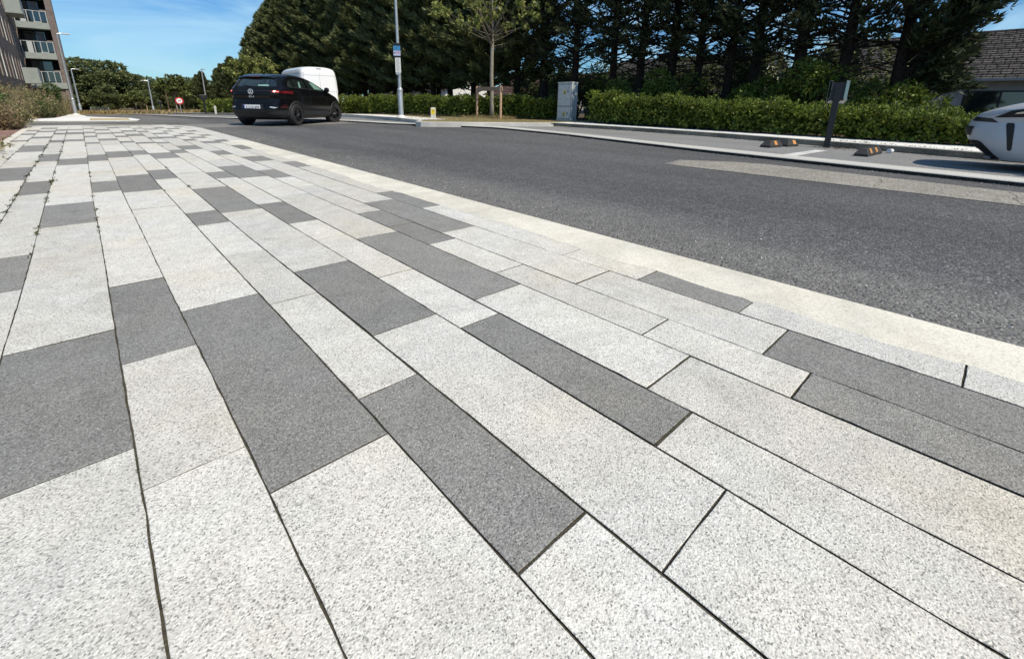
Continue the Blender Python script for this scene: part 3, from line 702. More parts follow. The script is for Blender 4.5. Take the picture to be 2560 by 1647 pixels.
def wood():
    k = 0
    # (x, y, height)
    for x, y, h in ((-1.0, 108, 10.8), (1.5, 106, 11.4), (4.2, 108, 11.6), (-5, 116, 12), (7.2, 108, 9.6), (9.5, 112, 9.6), (12.4, 110, 8.6), (15.2, 108, 9.2), (18, 110, 8.6), (21, 108, 8.6),
                    (24, 106, 7.6), (27, 104, 7.8), (29, 98, 7.0), (30, 90, 6.4), (27, 88, 5.6), (13.5, 102, 6.2), (8.5, 101, 5.6), (3.2, 101, 6.0), (18.5, 101, 5.6), (23, 97, 5.4), (33, 104, 9), (36, 96, 8.5), (-9, 104, 11)):
        v = WOOD[k % 3]; g = 0 if x < 6 else (1 if x < 17 else 2)
        t = empty('broadleaf_tree', WLAB[g], 'tree', (x, y, T(y)-.1), rnd.uniform(0, 6.28), ['trees at the left of the far wood', 'trees in the middle of the far wood', 'trees at the right of the far wood'][g])
        s = h/10*(.72 if x < 6 else .66); t.scale = (s*1.25, s*1.25, s); meshobj('trunk', v[0], t); meshobj('crown', v[1], t); k += 1
wood()

# hedges ----------------------------------------------------------------
def hedge(label, line, H, Wd, n, seed, leaf=.085, H2=None):
    r = np.random.default_rng(seed); x0, y0 = line[0]
    root = empty('hedge', label, 'hedge', (x0, y0, KT+T(y0)), 0, 'clipped laurel hedges along the footpath')
    seg = [np.array(p) for p in line]; ln = [np.linalg.norm(seg[i+1]-seg[i]) for i in range(len(seg)-1)]; tot = sum(ln); cum = np.cumsum([0]+ln)
    def at(s):
        i = np.clip(np.searchsorted(cum, s, 'right')-1, 0, len(ln)-1); u = (s-cum[i])/np.array(ln)[i]
        A = np.array(seg)[i]; B = np.array(seg)[i+1]; p = A+(B-A)*u[:, None]; d = unit(B-A); return p, np.stack([d[:, 1], -d[:, 0]], 1)
    CL = 12; nn_ = n//CL; n = nn_*CL; rp_ = lambda a: np.repeat(a, CL)
    s = np.clip(rp_(r.uniform(0, tot, nn_))+r.normal(0, .05, n), 0, tot-.001); p, nr = at(s)
    # nr points to +x side; front face is the -x side (line itself), body extends behind
    top = rp_(r.random(nn_) < .42)
    Hb = H; H = Hb+((H2 or Hb)-Hb)*s/tot
    hh = H*(1+.07*np.sin(s*2.1)+.06*np.sin(s*5.3+1)+.05*np.sin(s*11.7)+.03*np.sin(s*23))
    dpt = np.where(top, rp_(r.uniform(0, Wd, nn_))+r.normal(0, .04, n), rp_(np.abs(r.normal(0, .10, nn_)))+r.normal(0, .035, n)+.07*np.sin(s*3.1)+.07*np.sin(s*7.7)+.03*np.sin(s*17))
    z = np.where(top, hh+rp_(r.normal(0, .05, nn_))+r.normal(0, .03, n), hh*rp_(r.uniform(.10, 1, nn_)**.62)+r.normal(0, .045, n)); z = np.maximum(z, .02)
    pk = np.where(top & rp_(r.random(nn_) < .12), r.uniform(0, .17, n), 0); z += pk
    P = np.stack([p[:, 0]+nr[:, 0]*dpt-x0, p[:, 1]+nr[:, 1]*dpt-y0, z+np.array([T(a) for a in p[:, 1]])-T(y0)], 1)
    D = np.stack([-nr[:, 0]*np.where(top, .25, 1), -nr[:, 1]*np.where(top, .25, 1), np.where(top, .9, .25)], 1)
    V, F = leaves(P, unit(D), leaf, leaf*.42, .75, 3, r, droop=.25)
    fastmesh('foliage', V, F, M['laurel'], root)
    # woody inside: stems and a leafy core
    mb = MB(); q = random.Random(seed); m = int(tot*5)
    for j in range(m):
        H = Hb+((H2 or Hb)-Hb)*(j+.5)/m
        s0 = np.array([tot*(j+.5)/m]); p, nn = at(s0); d = q.uniform(.05, Wd*.7); bx, by = p[0][0]+nn[0][0]*d-x0, p[0][1]+nn[0][1]*d-y0; zb = T(p[0][1])-T(y0)
        mb.tube([(bx, by, zb-.02), (bx+q.uniform(-.1, .1), by+q.uniform(-.1, .1), zb+H*.45), (bx+q.uniform(-.2, .2), by+q.uniform(-.2, .2), zb+H*.85)], [.013, .01, .004], 4, cap=False)
    tag(mb.build('stems', M['twig'], root), kind='stuff')
    nc = int(n*.4); s = r.uniform(0, tot, nc); H = Hb+((H2 or Hb)-Hb)*s/tot; p, nr = at(s); dpt = r.uniform(.12, Wd-.1, nc)
    P = np.stack([p[:, 0]+nr[:, 0]*dpt-x0, p[:, 1]+nr[:, 1]*dpt-y0, H*r.uniform(.12, .95, nc)+np.array([T(a) for a in p[:, 1]])-T(y0)], 1)
    V, F = leaves(P, unit(r.normal(0, 1, (nc, 3))), leaf*1.6, leaf*1.0, .8, 2, r); fastmesh('inner_foliage', V, F, M['laurel'], root)
hedge('long low laurel hedge from the grey cabinet to the white car', [(16.05, 11.75), (15.75, 9), (15.35, 5), (15.05, 1.5), (14.75, -1.5), (14.4, -5)], 1.0, 1.1, 36000, 1, H2=.34)
hedge('low laurel hedge behind the staked young tree, left of the grey cabinet', [(12.7, 29), (13.7, 24), (14.9, 20), (16.1, 17), (16.9, 14.9)], .86, 1.0, 22000, 2)
hedge('far low hedge seen to the left of the black car', [(9.6, 54), (10.2, 46), (11.1, 38), (12.3, 31)], .95, 1.2, 7000, 3, .18)

def shrub(label, x, y, h, w, seed, m='laurel', n=1500, leaf=.12, group=None, z=KT):
    r = np.random.default_rng(seed); root = empty('shrub', label, 'shrub', (x, y, z+T(y)), 0, group)
    c = r.normal(0, 1, (9, 3))*[w*.3, w*.3, h*.2]+[0, 0, h*.6]; i = r.integers(0, 9, n)
    u = unit(r.normal(0, 1, (n, 3))); P = c[i]+u*(r.uniform(.3, 1, (n, 1))**.5)*[w*.28, w*.28, h*.28]; P[:, 2] = np.clip(P[:, 2], .05, None)
    V, F = leaves(P, unit(u+[0, 0, .4]), leaf, leaf*.45, .7, 3, r, droop=.2); fastmesh('foliage', V, F, M[m], root)
    mb = MB(); q = random.Random(seed)
    for _ in range(9):
        a = q.uniform(0, 6.28); mb.tube([(0, 0, 0), (math.cos(a)*w*.15, math.sin(a)*w*.15, h*.4), (math.cos(a)*w*.33, math.sin(a)*w*.33, h*.85)], [.02, .014, .004], 4, cap=False)
    mb.build('stems', M['twig'], root)
for i, (x, y, h, lab) in enumerate([(17.4, 4.6, 1.9, 'leafy green shrub at the foot of the third conifer from the open end'), (17.3, 6.2, 1.6, 'green shrub between the third and fourth conifers from the open end'),
      (17.6, 9.6, 1.9, 'green shrub behind the hedge below the tiled roof'), (17.5, 11.0, 1.7, 'green shrub behind the hedge two stems right of the grey cabinet'), (17.3, 2.2, 1.5, 'bushy green shrub behind the hedge just right of the black post'),
      (20.2, 14.8, 2.4, 'loose shrub showing between the stems behind the grey cabinet'), (20.9, 8.0, 2.8, 'olive shrub deep behind the bare conifer stems')]):
    shrub(lab, x, y, h, 1.9, 70+i, 'laurel' if i < 6 else 'wood', 1900, .12)

for i in range(11):
    y = 4.2+i*1.75; x = 20.6+rnd.uniform(-.5, 1.0)
    shrub('olive green undergrowth bush filling the gap behind the bare conifer stems', x, y, rnd.uniform(2.1, 2.9), 2.3, 140+i, 'wood', 2300, .15, 'undergrowth bushes behind the conifers')
# young staked tree -------------------------------------------------------
def staked_tree(label, x, y, gz, H, trunk, R, stakes, seed, nleaf=900, lowbar=1.45, lab2=None, leaf=.17, m='lime'):
    q = random.Random(seed); r = np.random.default_rng(seed)
    t = empty('young_tree', label, 'tree', (x, y, gz))
    mb = MB(); mb.tube([(0, 0, -.05), (.01, 0, .6), (-.02, .01, trunk*.6), (0, 0, trunk), (.02, 0, trunk+.6), (0, 0, H*.9)], [.12, .10, .088, .08, .05, .012], 12)
    mb.build('trunk', M['barkl'], t, smooth=True)
    mb = MB(); tips = []
    for i in range(34):
        a = i*2.4+q.uniform(-.3, .3); z0 = trunk+q.uniform(-.15, .65); L = R*q.uniform(.65, 1.1); up = q.uniform(.12, 1.6) if i > 8 else q.uniform(-.02, .3)
        d = Vector((math.cos(a), math.sin(a), up)).normalized(); p0 = Vector((0, 0, z0)); pts = [p0]
        for s in range(4):
            d = (d+Vector((q.uniform(-.2, .2), q.uniform(-.2, .2), q.uniform(-.05, .22)))).normalized(); pts.append(pts[-1]+d*L/4)
            if s > 0:
                for _ in range(2):
                    e = (d+Vector((q.uniform(-.9, .9), q.uniform(-.9, .9), q.uniform(-.3, .7)))).normalized()*q.uniform(.25, .6)
                    mb.tube([pts[-1], pts[-1]+e], [.007, .003], 4, cap=False); tips.append(pts[-1]+e); tips.append(pts[-1]+e*.6)
        mb.tube(pts, [.022, .017, .012, .008, .004], 5, cap=False); tips.append(pts[-1])
    mb.build('branches', M['twig'], t)
    tp = np.array([list(v) for v in tips]); rr = np.hypot(tp[:, 0], tp[:, 1])
    pr = (rr/R+.05)**1.6*(.5+.6*(tp[:, 2] > trunk+.2)); pr /= pr.sum()
    cl = r.choice(len(tp), nleaf//5, p=pr); P = np.repeat(tp[cl], 5, 0)+r.normal(0, .07, (len(cl)*5, 3))
    V, F = leaves(P, unit(r.normal(0, 1, (len(P), 3))*[1, 1, .3]+[0, 0, -.25]), leaf, leaf*.62, .6, 2, r, droop=.35)
    fastmesh('leaves', V, F, M[m], t)
    if stakes:
        s = empty('tree_stake_frame', lab2, 'tree stakes', (x, y, gz)); a, b, h = stakes
        for (sx, sy) in (a, b):
            m2 = MB(); m2.tube([(sx, sy, -.05), (sx, sy, h-.01), (sx, sy, h+.02)], [.058, .058, .052], 12); m2.build('stake', M['timber'], s, smooth='auto')
        d = (Vector(b)-Vector(a)); L = d.length; m2 = MB(); m2.box(-.12, L+.05, -.03, .03, -.09, .09)
        rail = m2.build('cross_rail', M['timberd'], s, bevel=.006); rail.location = (a[0], a[1]-.06, h-.11); rail.rotation_euler = (0, 0, math.atan2(d.y, d.x))
    return t
TX, TY = 14.85, 17.55
staked_tree('young tree with thin yellow-green leaves and pale trunk tied to a wooden stake frame', TX, TY, KT-.02, 6.6, 3.35, 2.75, ((-.25, .85), (-.35, -1.05), 1.48), 4, 720, leaf=.23, lab2='low wooden frame of two round stakes and a rail around the young tree trunk')
staked_tree('yellow-green topped young tree rising behind the roof of the black car', 9.5, 37, KT+T(37), 3.9, 1.9, 1.5, None, 8, 3400, leaf=.20)
staked_tree('young tree between two tall posts behind the round speed sign', 8.45, 68, KT+T(68), 4.0, 1.9, 1.8, ((-.8, 0), (.7, 0), 2.4), 9, 3600, m='mid', lab2='pair of tall pale stakes on either side of the speed sign', leaf=.3)
staked_tree('thin small sapling by the left far street lamp at the road end', 6.3, 92, T(92), 2.6, 1.5, 1.3, ((.6, 0), (1.3, .1), 1.5), 10, 1500, m='mid', lab2='short stakes beside the thin far sapling', leaf=.32)

# weeds and grass ----------------------------------------------------------
def weeds():
    r = np.random.default_rng(9); q = random.Random(9); parts = {'weed': [], 'weedb': [], 'weedg': []}
    def clump(x, y, h, w, kind, n=60):
        z = T(y)-.03; ns = 16
        for _ in range(ns):
            a = q.uniform(0, 6.28); l = h*q.uniform(.55, 1.1); lean = q.uniform(.1, .75)*w
            t = np.linspace(.1, 1, 9)[:, None]; tip = np.array([[math.cos(a)*lean, math.sin(a)*lean, l]])
            P = np.array([[x, y, z]])+tip*t*[1, 1, 1]-np.array([[0, 0, .2*lean]])*t**2
            P = np.repeat(P, max(1, n//60*2), 0)+r.normal(0, .035, (9*max(1, n//60*2), 3)); P[:, 2] = np.maximum(P[:, 2], z+.01)
            u = unit(r.normal(0, 1, P.shape)+tip*.6); kk = kind if q.random() < .60 else q.choice(['weed', 'weedb', 'weedb'])
            parts[kk].append(leaves(P, u, .085 if kk != 'weedb' else .085, .022 if kk != 'weedb' else .014, .6, 4, r, droop=.15))
            s = np.array([[x, y, z]]); st = leaves(s, unit(tip), l*1.0, .012, .03, 1, r, mid=.5); parts['weedb'].append(st)
    for i in range(90):
        y = q.uniform(15.8, 19.2); d = q.uniform(0, 3.4); clump(-1.35-d-(.45 if y < 17 else 0), y, min(1.0, .55+.3*d)*q.uniform(.8, 1.12), .6, q.choice(['weed', 'weed', 'weedb', 'weedb']), 180)
    for i in range(34):
        y = q.uniform(6.2, 12.5); clump(-1.30-q.uniform(0, .5), y, q.uniform(.16, .38), .4, q.choice(['weed', 'weedb', 'weedb', 'weedg']), 60)
    edge = lambda y: -1.62 if y < 9 else (-1.9 if y < 14 else (-2.1 if y < 18 else -2.4))
    for i in range(150):
        y = 7.2+14.3*(i/150)+q.uniform(-.3, .3); d = q.uniform(0, 3.4)**1.0
        if 18.6 < y < 21.8: continue
        x = edge(y)-d; h = min(.92, .38+.35*d)*q.uniform(.75, 1.12)
        clump(x, y, h, .55, q.choice(['weed', 'weed', 'weedb', 'weedb', 'weedg'] if y > 10 else ['weed', 'weedb', 'weedg']), 130)
    for i in range(120):
        y = 22.8+40*(i/120)**1.2; d = q.uniform(0, 3.2); clump(-1.0-d-(.5 if y < 24.5 else 0)+(.4 if y > 30 else 0), y, q.uniform(.8, 1.3)*(.75+.25*min(1, d))+.01*y, .8, q.choice(['weed', 'weedb', 'weed', 'weedg']), 70)
    # dry stems sprawling over the paving edge at the left
    for x, y, n in ((-1.25, 7.6, 10), (-1.3, 8.6, 12), (-1.45, 11.4, 16), (-1.55, 12.8, 16), (-1.2, 10.2, 8), (-1.3, 6.6, 8)):
        for _ in range(n):
            a = q.uniform(-1.2, 1.2); L = q.uniform(.2, .55); p = np.array([[x, y, .02]]); d = np.array([[math.cos(a), math.sin(a), q.uniform(.02, .5)]])
            parts['weedb'].append(leaves(p, unit(d), L, .012, .02, 1, r)); parts[q.choice(['weedb', 'weed'])].append(leaves(p+unit(d)*L*r.uniform(.3, 1, (7, 1)), np.repeat(unit(d), 7, 0), .06, .02, .8, 2, r))
    for k, nm in (('weed', 'weeds'), ('weedb', 'dry_weeds'), ('weedg', 'green_weeds')):
        V, F = cat(parts[k]); tag(fastmesh(nm, V, F, M[k]), {'weed': 'tangle of olive and straw coloured weeds along the left edge of the paving', 'weedb': 'dry brown stems mixed through the weeds left of the paving', 'weedg': 'greener leafy weeds among the dry ones left of the paving'}[k], 'weeds', kind='stuff')
    # tiny weeds in the joints of the slabs
    P = []
    js = [-.85, -.55, -.349, -.055, .154, .449, .658, .953]
    for _ in range(230):
        x = q.choice(js[:3]+js); y = q.uniform(3.5, 16)
        if x > .0 and q.random() < .7: continue
        m = q.randint(3, 12); P.append(np.array([[x, y, -.006]])+r.normal(0, 1, (m, 3))*[.004, .03, 0])
    for x, y in ((-.349, 6.6), (-.349, 6.55), (-.55, 8.6), (-.55, 9.3), (-.55, 9.6), (-.55, 10.9), (-.349, 10.0), (-.55, 5.6), (-.55, 5.3), (-.55, 5.0), (-.55, 7.2)):
        P.append(np.array([[x, y, -.004]])+r.normal(0, 1, (22, 3))*[.012, .06, 0])
    P = np.concatenate(P); V, F = leaves(P, unit(r.normal(0, 1, P.shape)*[1, 1, .2]+[0, 0, .6]), .022, .008, .6, 3, r)
    tag(fastmesh('joint_weeds', V, F, M['jweed']), 'tiny green weeds growing in the joints between the slabs', 'weeds', kind='stuff')
    # moss crumbs
    P = []
    for _ in range(1500):
        x = q.choice(js+[1.161, 1.456, 1.665, 1.951]); y = -0.8+abs(q.gauss(0, 3.2)); P.append([x+q.gauss(0, .003)+wob(x, y), y, -.007])
    P = np.array(P); V, F = leaves(P, unit(r.normal(0, 1, P.shape)+[0, 0, .5]), .008, .006, .8, 2, r)
    tag(fastmesh('moss', V, F, M['jweed']), 'crumbs of moss and grit lying in the slab joints', 'moss', kind='stuff')
    # dry grass on the verge and in the far field
    P = []
    for _ in range(2600):
        y = q.uniform(13.2, 19); x = q.uniform(10.2, 16.5)
        if x < XK2(max(15, y))+.2 or (y < 15 and x < 9.4+(14.9-y)*2.0): continue
        P.append([x, y, KT-.02])
    for _ in range(650): P.append([TX+q.gauss(-.05, .16), TY+q.gauss(-.7, .38), KT-.02])
    for _ in range(420): P.append([TX+q.gauss(-.15, .15), TY+q.gauss(.8, .3), KT-.02])
    P = np.array(P); near_ = np.hypot(P[:, 0]-TX, P[:, 1]-TY) < 1.6
    V, F = leaves(P, unit(r.normal(0, .35, P.shape)+[0, 0, 1]), np.where(near_, .17, .045), .010, .35, 3, r)
    tag(fastmesh('verge_grass', V, F, M['drygrass']), 'straw coloured grass around the young tree on the kerbed island', 'grass', kind='stuff')
    P = []
    for _ in range(5200): P.append([q.uniform(-8, 20), q.uniform(60, 116), 0])
    for _ in range(2600):
        y = q.uniform(44, 96); P.append([max(XK2(y), 1)+1.7+q.uniform(0, 5), y, .1])
    P = np.array(P); P[:, 2] += [T(a) for a in P[:, 1]]
    V, F = leaves(P, unit(r.normal(0, .35, P.shape)+[0, 0, 1]), .42, .10, .35, 3, r)
    tag(fastmesh('field_grass', V, F, M['drygrass']), 'dry orange-brown grass at the far end of the road', 'grass', kind='stuff')
    P = []
    for _ in range(2600): P.append([2.56+abs(q.gauss(0, .34)), q.uniform(-1.5, 15), -.026])
    for _ in range(500): P.append([q.uniform(2.6, 8), q.uniform(-1, 14), -.026])
    for _ in range(900): P.append([XR(q.uniform(-1, 12))-abs(q.gauss(0, .12)), 0, -.026]); P[-1][1] = q.uniform(-1, 12); P[-1][0] = XR(P[-1][1])-abs(q.gauss(0, .10))
    P = np.array(P); V, F = leaves(P, unit(r.normal(0, 1, P.shape)*[1, 1, .25]+[0, 0, .35]), .011, .009, .6, 2, r)
    tag(fastmesh('grit', V, F, M['grit']), 'loose pale grit and small stones along the edges of the asphalt', 'grit', kind='stuff')
    # litter of leaves at the hedge foot and on the footpath edge
    P = []
    for _ in range(1500):
        y = q.uniform(-4, 12.3); P.append([XH(y)+q.gauss(-.08, .10), y, KT+.004])
    for _ in range(170):
        y = q.choice([1.9, 2.1, 2.4, 2.6, 1.2, .6])+q.gauss(0, .25); P.append([XK(y)+.28+abs(q.gauss(0, .05)), y, KT+.006])
    for _ in range(150): P.append([12.35+q.gauss(0, .2), 2.55+q.gauss(0, .25), .03])
    for _ in range(260):
        y = q.uniform(-3, 12); P.append([XK(y)-.03-abs(q.gauss(0, .03)), y, .03])
    P = np.array(P); V, F = leaves(P, unit(r.normal(0, 1, P.shape)*[1, 1, .15]), .035, .02, .5, 1, r)
    tag(fastmesh('leaf_litter', V, F, M['litter']), 'scattered dry leaves along the kerb and hedge foot', 'leaf litter', kind='stuff')
weeds()
shrub('dense dark green shrub at the left edge among the weeds before the brick flats', -3.0, 17.6, .95, 2.4, 120, 'weedg', 4200, .08, z=-.05)
shrub('green shrub beside the tall weeds near the corner of the brick flats', -1.5, 36, 1.35, 1.5, 121, 'weedg', 2400, .11, z=-.05)
shrub('round shrub with pinkish white blossom by the white-columned flats', -3.4, 40, 2.0, 1.3, 122, 'weed', 1200, .11, z=-.05)

# ------------------------------------------------------------------ vehicles
class Body:
    """car body as a stack of rounded plan outlines: table rows z, x_rear, x_front, half width, exponent"""
    def __init__(s, tab):
        t = np.array(tab); s.z = t[:, 0]; s.t = t
    def par(s, z): return [float(np.interp(z, s.z, s.t[:, k])) for k in (1, 2, 3, 4)]
    def side(s, x, z):
        a, b, w, n = s.par(z); xm, h = (a+b)/2, (b-a)/2
        return w*max(0, 1-min(1, abs((x-xm)/h))**n)**(1/n)
    def rear(s, y, z):
        a, b, w, n = s.par(z); xm, h = (a+b)/2, (b-a)/2
        return xm-h*max(0, 1-min(1, abs(y/w))**n)**(1/n)
    def front(s, y, z):
        a, b, w, n = s.par(z); return (a+b)-s.rear(y, z)
    def mesh(s, name, m, root, nz=64, nt=120):
        mb = MB(); rows = []; lo, hi = s.z[0], s.z[-1]
        for i in range(nz+1):
            z = lo+(hi-lo)*(1-(1-i/nz)**1.35); a, b, w, n = s.par(z); xm, h = (a+b)/2, (b-a)/2; row = []
            for k in range(nt):
                t = 2*math.pi*k/nt; c, q = math.cos(t), math.sin(t)
                row.append((xm+h*math.copysign(abs(c)**(2/n), c), w*math.copysign(abs(q)**(2/n), q), z))
            rows.append(row)
        b0 = 0
        for r in rows: mb.v += r
        for i in range(nz):
            for k in range(nt):
                k2 = (k+1) % nt; mb.f.append((i*nt+k, i*nt+k2, (i+1)*nt+k2, (i+1)*nt+k)); mb.m.append(0)
        mb.f.append(tuple(nz*nt+k for k in range(nt))); mb.m.append(0); mb.f.append(tuple(reversed(range(nt)))); mb.m.append(0)
        o = mb.build(name, m, root, smooth='auto', recalc=False); return o
    def patch(s, face, q, name, m, parent, off=.004, nu=10, nv=8, sgn=1, th=0):
        """q: 4 corners (u,z) ; face 'side' u=x, 'rear'/'front' u=y"""
        mb = MB(); nu = max(nu, 2)*2 if nu > 4 else nu; nv = nv*2 if nv > 2 else nv
        for o in ([off, off-.02] if th else [off]):
            rows = []
            for j in range(nv+1):
                v = j/nv; row = []
                for i in range(nu+1):
                    u = i/nu
                    px = (q[0][0]*(1-u)+q[1][0]*u)*(1-v)+(q[3][0]*(1-u)+q[2][0]*u)*v
                    pz = (q[0][1]*(1-u)+q[1][1]*u)*(1-v)+(q[3][1]*(1-u)+q[2][1]*u)*v
                    if face == 'side': row.append((px, sgn*(s.side(px, pz)+o), pz))
                    elif face == 'rear': row.append((s.rear(px, pz)-o, px, pz))
                    else: row.append((s.front(px, pz)+o, px, pz))
                rows.append(row)
            mb.grid(rows)
        return mb.build(name, m, parent, smooth=True)
def ring_strip(body, cx, cz, r0, r1, a0, a1, name, m, parent, sgn, off, n=22, lo=0.2):
    mb = MB(); rows = []
    for i in range(n+1):
        a = a0+(a1-a0)*i/n; row = []
        for r in (r0, r0+(r1-r0)*.08, r1-(r1-r0)*.1, r1):
            x, z = cx+r*math.cos(a), cz+r*math.sin(a); zz = max(z, lo)
            row.append((x, sgn*(body.side(x, zz)+(off if r not in (r1,) else 0)), zz))
        rows.append(row)
    mb.grid(rows); return mb.build(name, m, parent, smooth=True)
def wheel(parent, x, y, r, wd, sgn, steer=0, tyre=None, rim=None, spokes=5, capm=None):
    w = bpy.data.objects.new('wheel', None); COL.objects.link(w); w.parent = parent; w.location = (x, y, r); w.rotation_euler = (0, 0, steer)
    mb = MB(); o = sgn
    mb.lathe([(r*.62, -wd/2), (r*.93, -wd/2), (r, -wd*.36), (r, wd*.36), (r*.93, wd/2), (r*.70, wd/2), (r*.66, wd*.42)], 36, 'y'); mb.build('tyre', tyre or M['tyre'], w, smooth='auto')
    mb = MB(); f = sgn*wd*.44
    mb.lathe([(r*.66, -wd*.4), (r*.66, wd*.44)], 32, 'y')
    mb.lathe([(.001, sgn*wd*.18), (r*.64, sgn*wd*.18)], 32, 'y')
    for k in range(spokes):
        for dd in (-.13, .13):
            a = 2*math.pi*k/spokes+dd; p0 = (math.cos(a)*.04, f, math.sin(a)*.04); p1 = (math.cos(a+dd*.5)*r*.64, f*.9, math.sin(a+dd*.5)*r*.64)
            mb.tube([p0, p1], [.022, .016], 6)
    mb.lathe([(r*.66, f), (r*.62, f*1.02), (r*.62, f*.85)], 32, 'y')
    mb.build('rim', rim or M['black'], w, smooth='auto')
    mb = MB(); mb.lathe([(.045, f*.9), (.045, f*1.05), (.03, f*1.10), (.001, f*1.10)], 18, 'y'); mb.build('hub_cap', capm or M['chrome'], w, smooth='auto')
    return w
def text(s, size, m, parent, loc, rot, name, ext=.001, align='CENTER', sx=1.0):
    c = bpy.data.curves.new(name, 'FONT'); c.body = s; c.size = size; c.align_x = align; c.align_y = 'CENTER'; c.extrude = ext
    o = bpy.data.objects.new('tmp_text', c); COL.objects.link(o)
    bpy.context.view_layer.update(); dg = bpy.context.evaluated_depsgraph_get()
    me = bpy.data.meshes.new_from_object(o.evaluated_get(dg)); bpy.data.objects.remove(o)
    me.materials.clear(); me.materials.append(m); t = meshobj(name, me, parent); t.location = loc; t.rotation_euler = rot; t.scale = (sx, 1, 1); return t

def black_suv():
    h = R_(46); fx, fy = math.sin(h), math.cos(h)
    root = empty('parked_car', 'black electric SUV seen from behind, turning off the road with its front wheels steered right', 'car', (4.12, 17.0, -.03), math.pi/2-h)
    root.scale = (1.10, 1.06, 1.05)
    B = Body([(.22, .35, 4.35, .80, 6), (.27, .16, 4.47, .86, 6), (.36, .05, 4.55, .895, 5.5), (.50, .0, 4.58, .91, 5.4), (.62, .015, 4.585, .922, 5.4), (.74, .05, 4.56, .928, 5.2), (.84, .055, 4.50, .93, 5),
              (.95, .04, 4.30, .93, 5), (1.04, .045, 3.98, .922, 5), (1.11, .09, 3.72, .91, 5), (1.17, .14, 3.50, .875, 5), (1.22, .19, 3.38, .845, 5), (1.31, .26, 3.13, .80, 5), (1.42, .35, 2.83, .75, 4.8),
              (1.51, .45, 2.50, .705, 4.5), (1.565, .56, 2.22, .66, 4.2), (1.60, .74, 1.95, .58, 3.8), (1.625, 1.05, 1.75, .45, 3)])
    body = B.mesh('body', M['carblack'], root)
    p = B.patch
    # rear glass, spoiler, brake light
    p('rear', [(-.68, 1.215), (.68, 1.215), (.58, 1.475), (-.58, 1.475)], 'rear_window', M['glass'], root, .006)
    p('rear', [(-.50, 1.225), (-.16, 1.225), (-.16, 1.265), (-.48, 1.265)], 'window_reflection', M['glassg'], root, .010, 4, 2).name = 'rear_window_shine'  # painted reflection: a pale green strip low on the rear glass
    mb = MB(); rows = []
    for i in range(13):
        y = -.585+1.17*i/12; e = .05*(abs(y)/.585)**3
        rows.append([(.62, y, 1.575-e), (.42+e, y, 1.545-e), (.34+e*1.5, y, 1.515-e), (.36+e*1.5, y, 1.485-e), (.55, y, 1.47-e)])
    mb.grid(rows); sp = mb.build('spoiler', M['carblack'], root, smooth='auto')
    mb = MB(); mb.box(.325, .345, -.16, .16, 1.497, 1.518); mb.build('brake_light', M['red'], sp, bevel=.003)
    mb = MB(); mb.tube([(.16, .0, 1.20), (.19, .25, 1.24), (.19, .30, 1.26)], [.012, .010, .006], 6); mb.build('rear_wiper', M['black'], root)
    mb = MB(); mb.tube([(.85, 0, 1.60), (.78, 0, 1.66)], [.02, .008], 8); mb.build('aerial', M['black'], root)
    # light bar and tail lamps
    p('rear', [(-.60, 1.07), (.60, 1.07), (.60, 1.085), (-.60, 1.085)], 'light_bar', M['ink'], root, .006, 14, 2)
    for s in (-1, 1):
        q = [(s*.62, 1.03), (s*.91, 1.01), (s*.90, 1.09), (s*.62, 1.095)]
        tl = p('rear', q, 'tail_light', M['red'], root, .012, 12, 4)
        p('rear', [(s*.64, 1.05), (s*.77, 1.045), (s*.77, 1.078), (s*.64, 1.08)], 'lit_lens', M['redhot'], tl, .018, 8, 3)
        p('side', [(.20, 1.03), (.36, 1.04), (.34, 1.085), (.20, 1.085)], 'lamp_wing', M['reddark'], tl, .008, 8, 3, sgn=s)
        p('rear', [(s*.76, .575), (s*.88, .56), (s*.86, .67), (s*.83, .67)], 'rear_reflector', M['reddark'], root, .008, 6, 4)
        p('rear', [(s*.54, .585), (s*.66, .56), (s*.74, .585), (s*.56, .615)], 'bumper_trim', M['silver'], root, .008, 6, 3)
    # number plate
    pl = bpy.data.objects.new('number_plate', None); COL.objects.link(pl); pl.parent = root; pl.location = (B.rear(0, .62)-.022, 0, .60)
    mb = MB(); mb.box(0, .012, -.26, .26, -.055, .055); mb.build('plate_board', M['white'], pl, bevel=.004)
    mb = MB(); mb.box(-.003, 0, .222, .256, -.052, .052); mb.build('plate_band', M['eublue'], pl)
    text('212-D-694', .098, M['ink'], pl, (-.004, -.025, -.012), (R_(90), 0, R_(-90)), 'plate_letters')
    p('rear', [(-.36, .52), (.36, .52), (.34, .68), (-.34, .68)], 'plate_recess', M['black'], root, .004, 8, 4)
    # badge: ring with the two stacked vees, and model lettering
    bd = bpy.data.objects.new('badge', None); COL.objects.link(bd); bd.parent = root; bd.location = (B.rear(0, 1.04)-.014, 0, 1.045)
    mb = MB(); mb.lathe([(.082, 0), (.082, -.010), (.070, -.012), (.070, 0)], 40, 'z'); o = mb.build('ring', M['silver'], bd, smooth='auto'); o.rotation_euler = (0, R_(90), 0)
    mb = MB()
    def seg(a, b, t=.009): mb.tube([(-.006, -a[0], a[1]), (-.006, -b[0], b[1])], [t, t], 4)
    seg((-.032, .058), (0, .008)); seg((.032, .058), (0, .008)); seg((-.066, .020), (-.030, -.058)); seg((.066, .020), (.030, -.058)); seg((-.030, -.058), (0, -.002)); seg((.030, -.058), (0, -.002))
    mb.build('letters', M['silver'], bd)
    text('ID.4', .075, M['silver'], root, (B.rear(0, .90)-.006, 0, .90), (R_(90), 0, R_(-90)), 'model_badge', .003, sx=1.25)
    # bumper cladding
    p('rear', [(-.90, .27), (.90, .27), (.905, .49), (-.905, .49)], 'bumper_cladding', M['plastic'], root, .012, 30, 6)
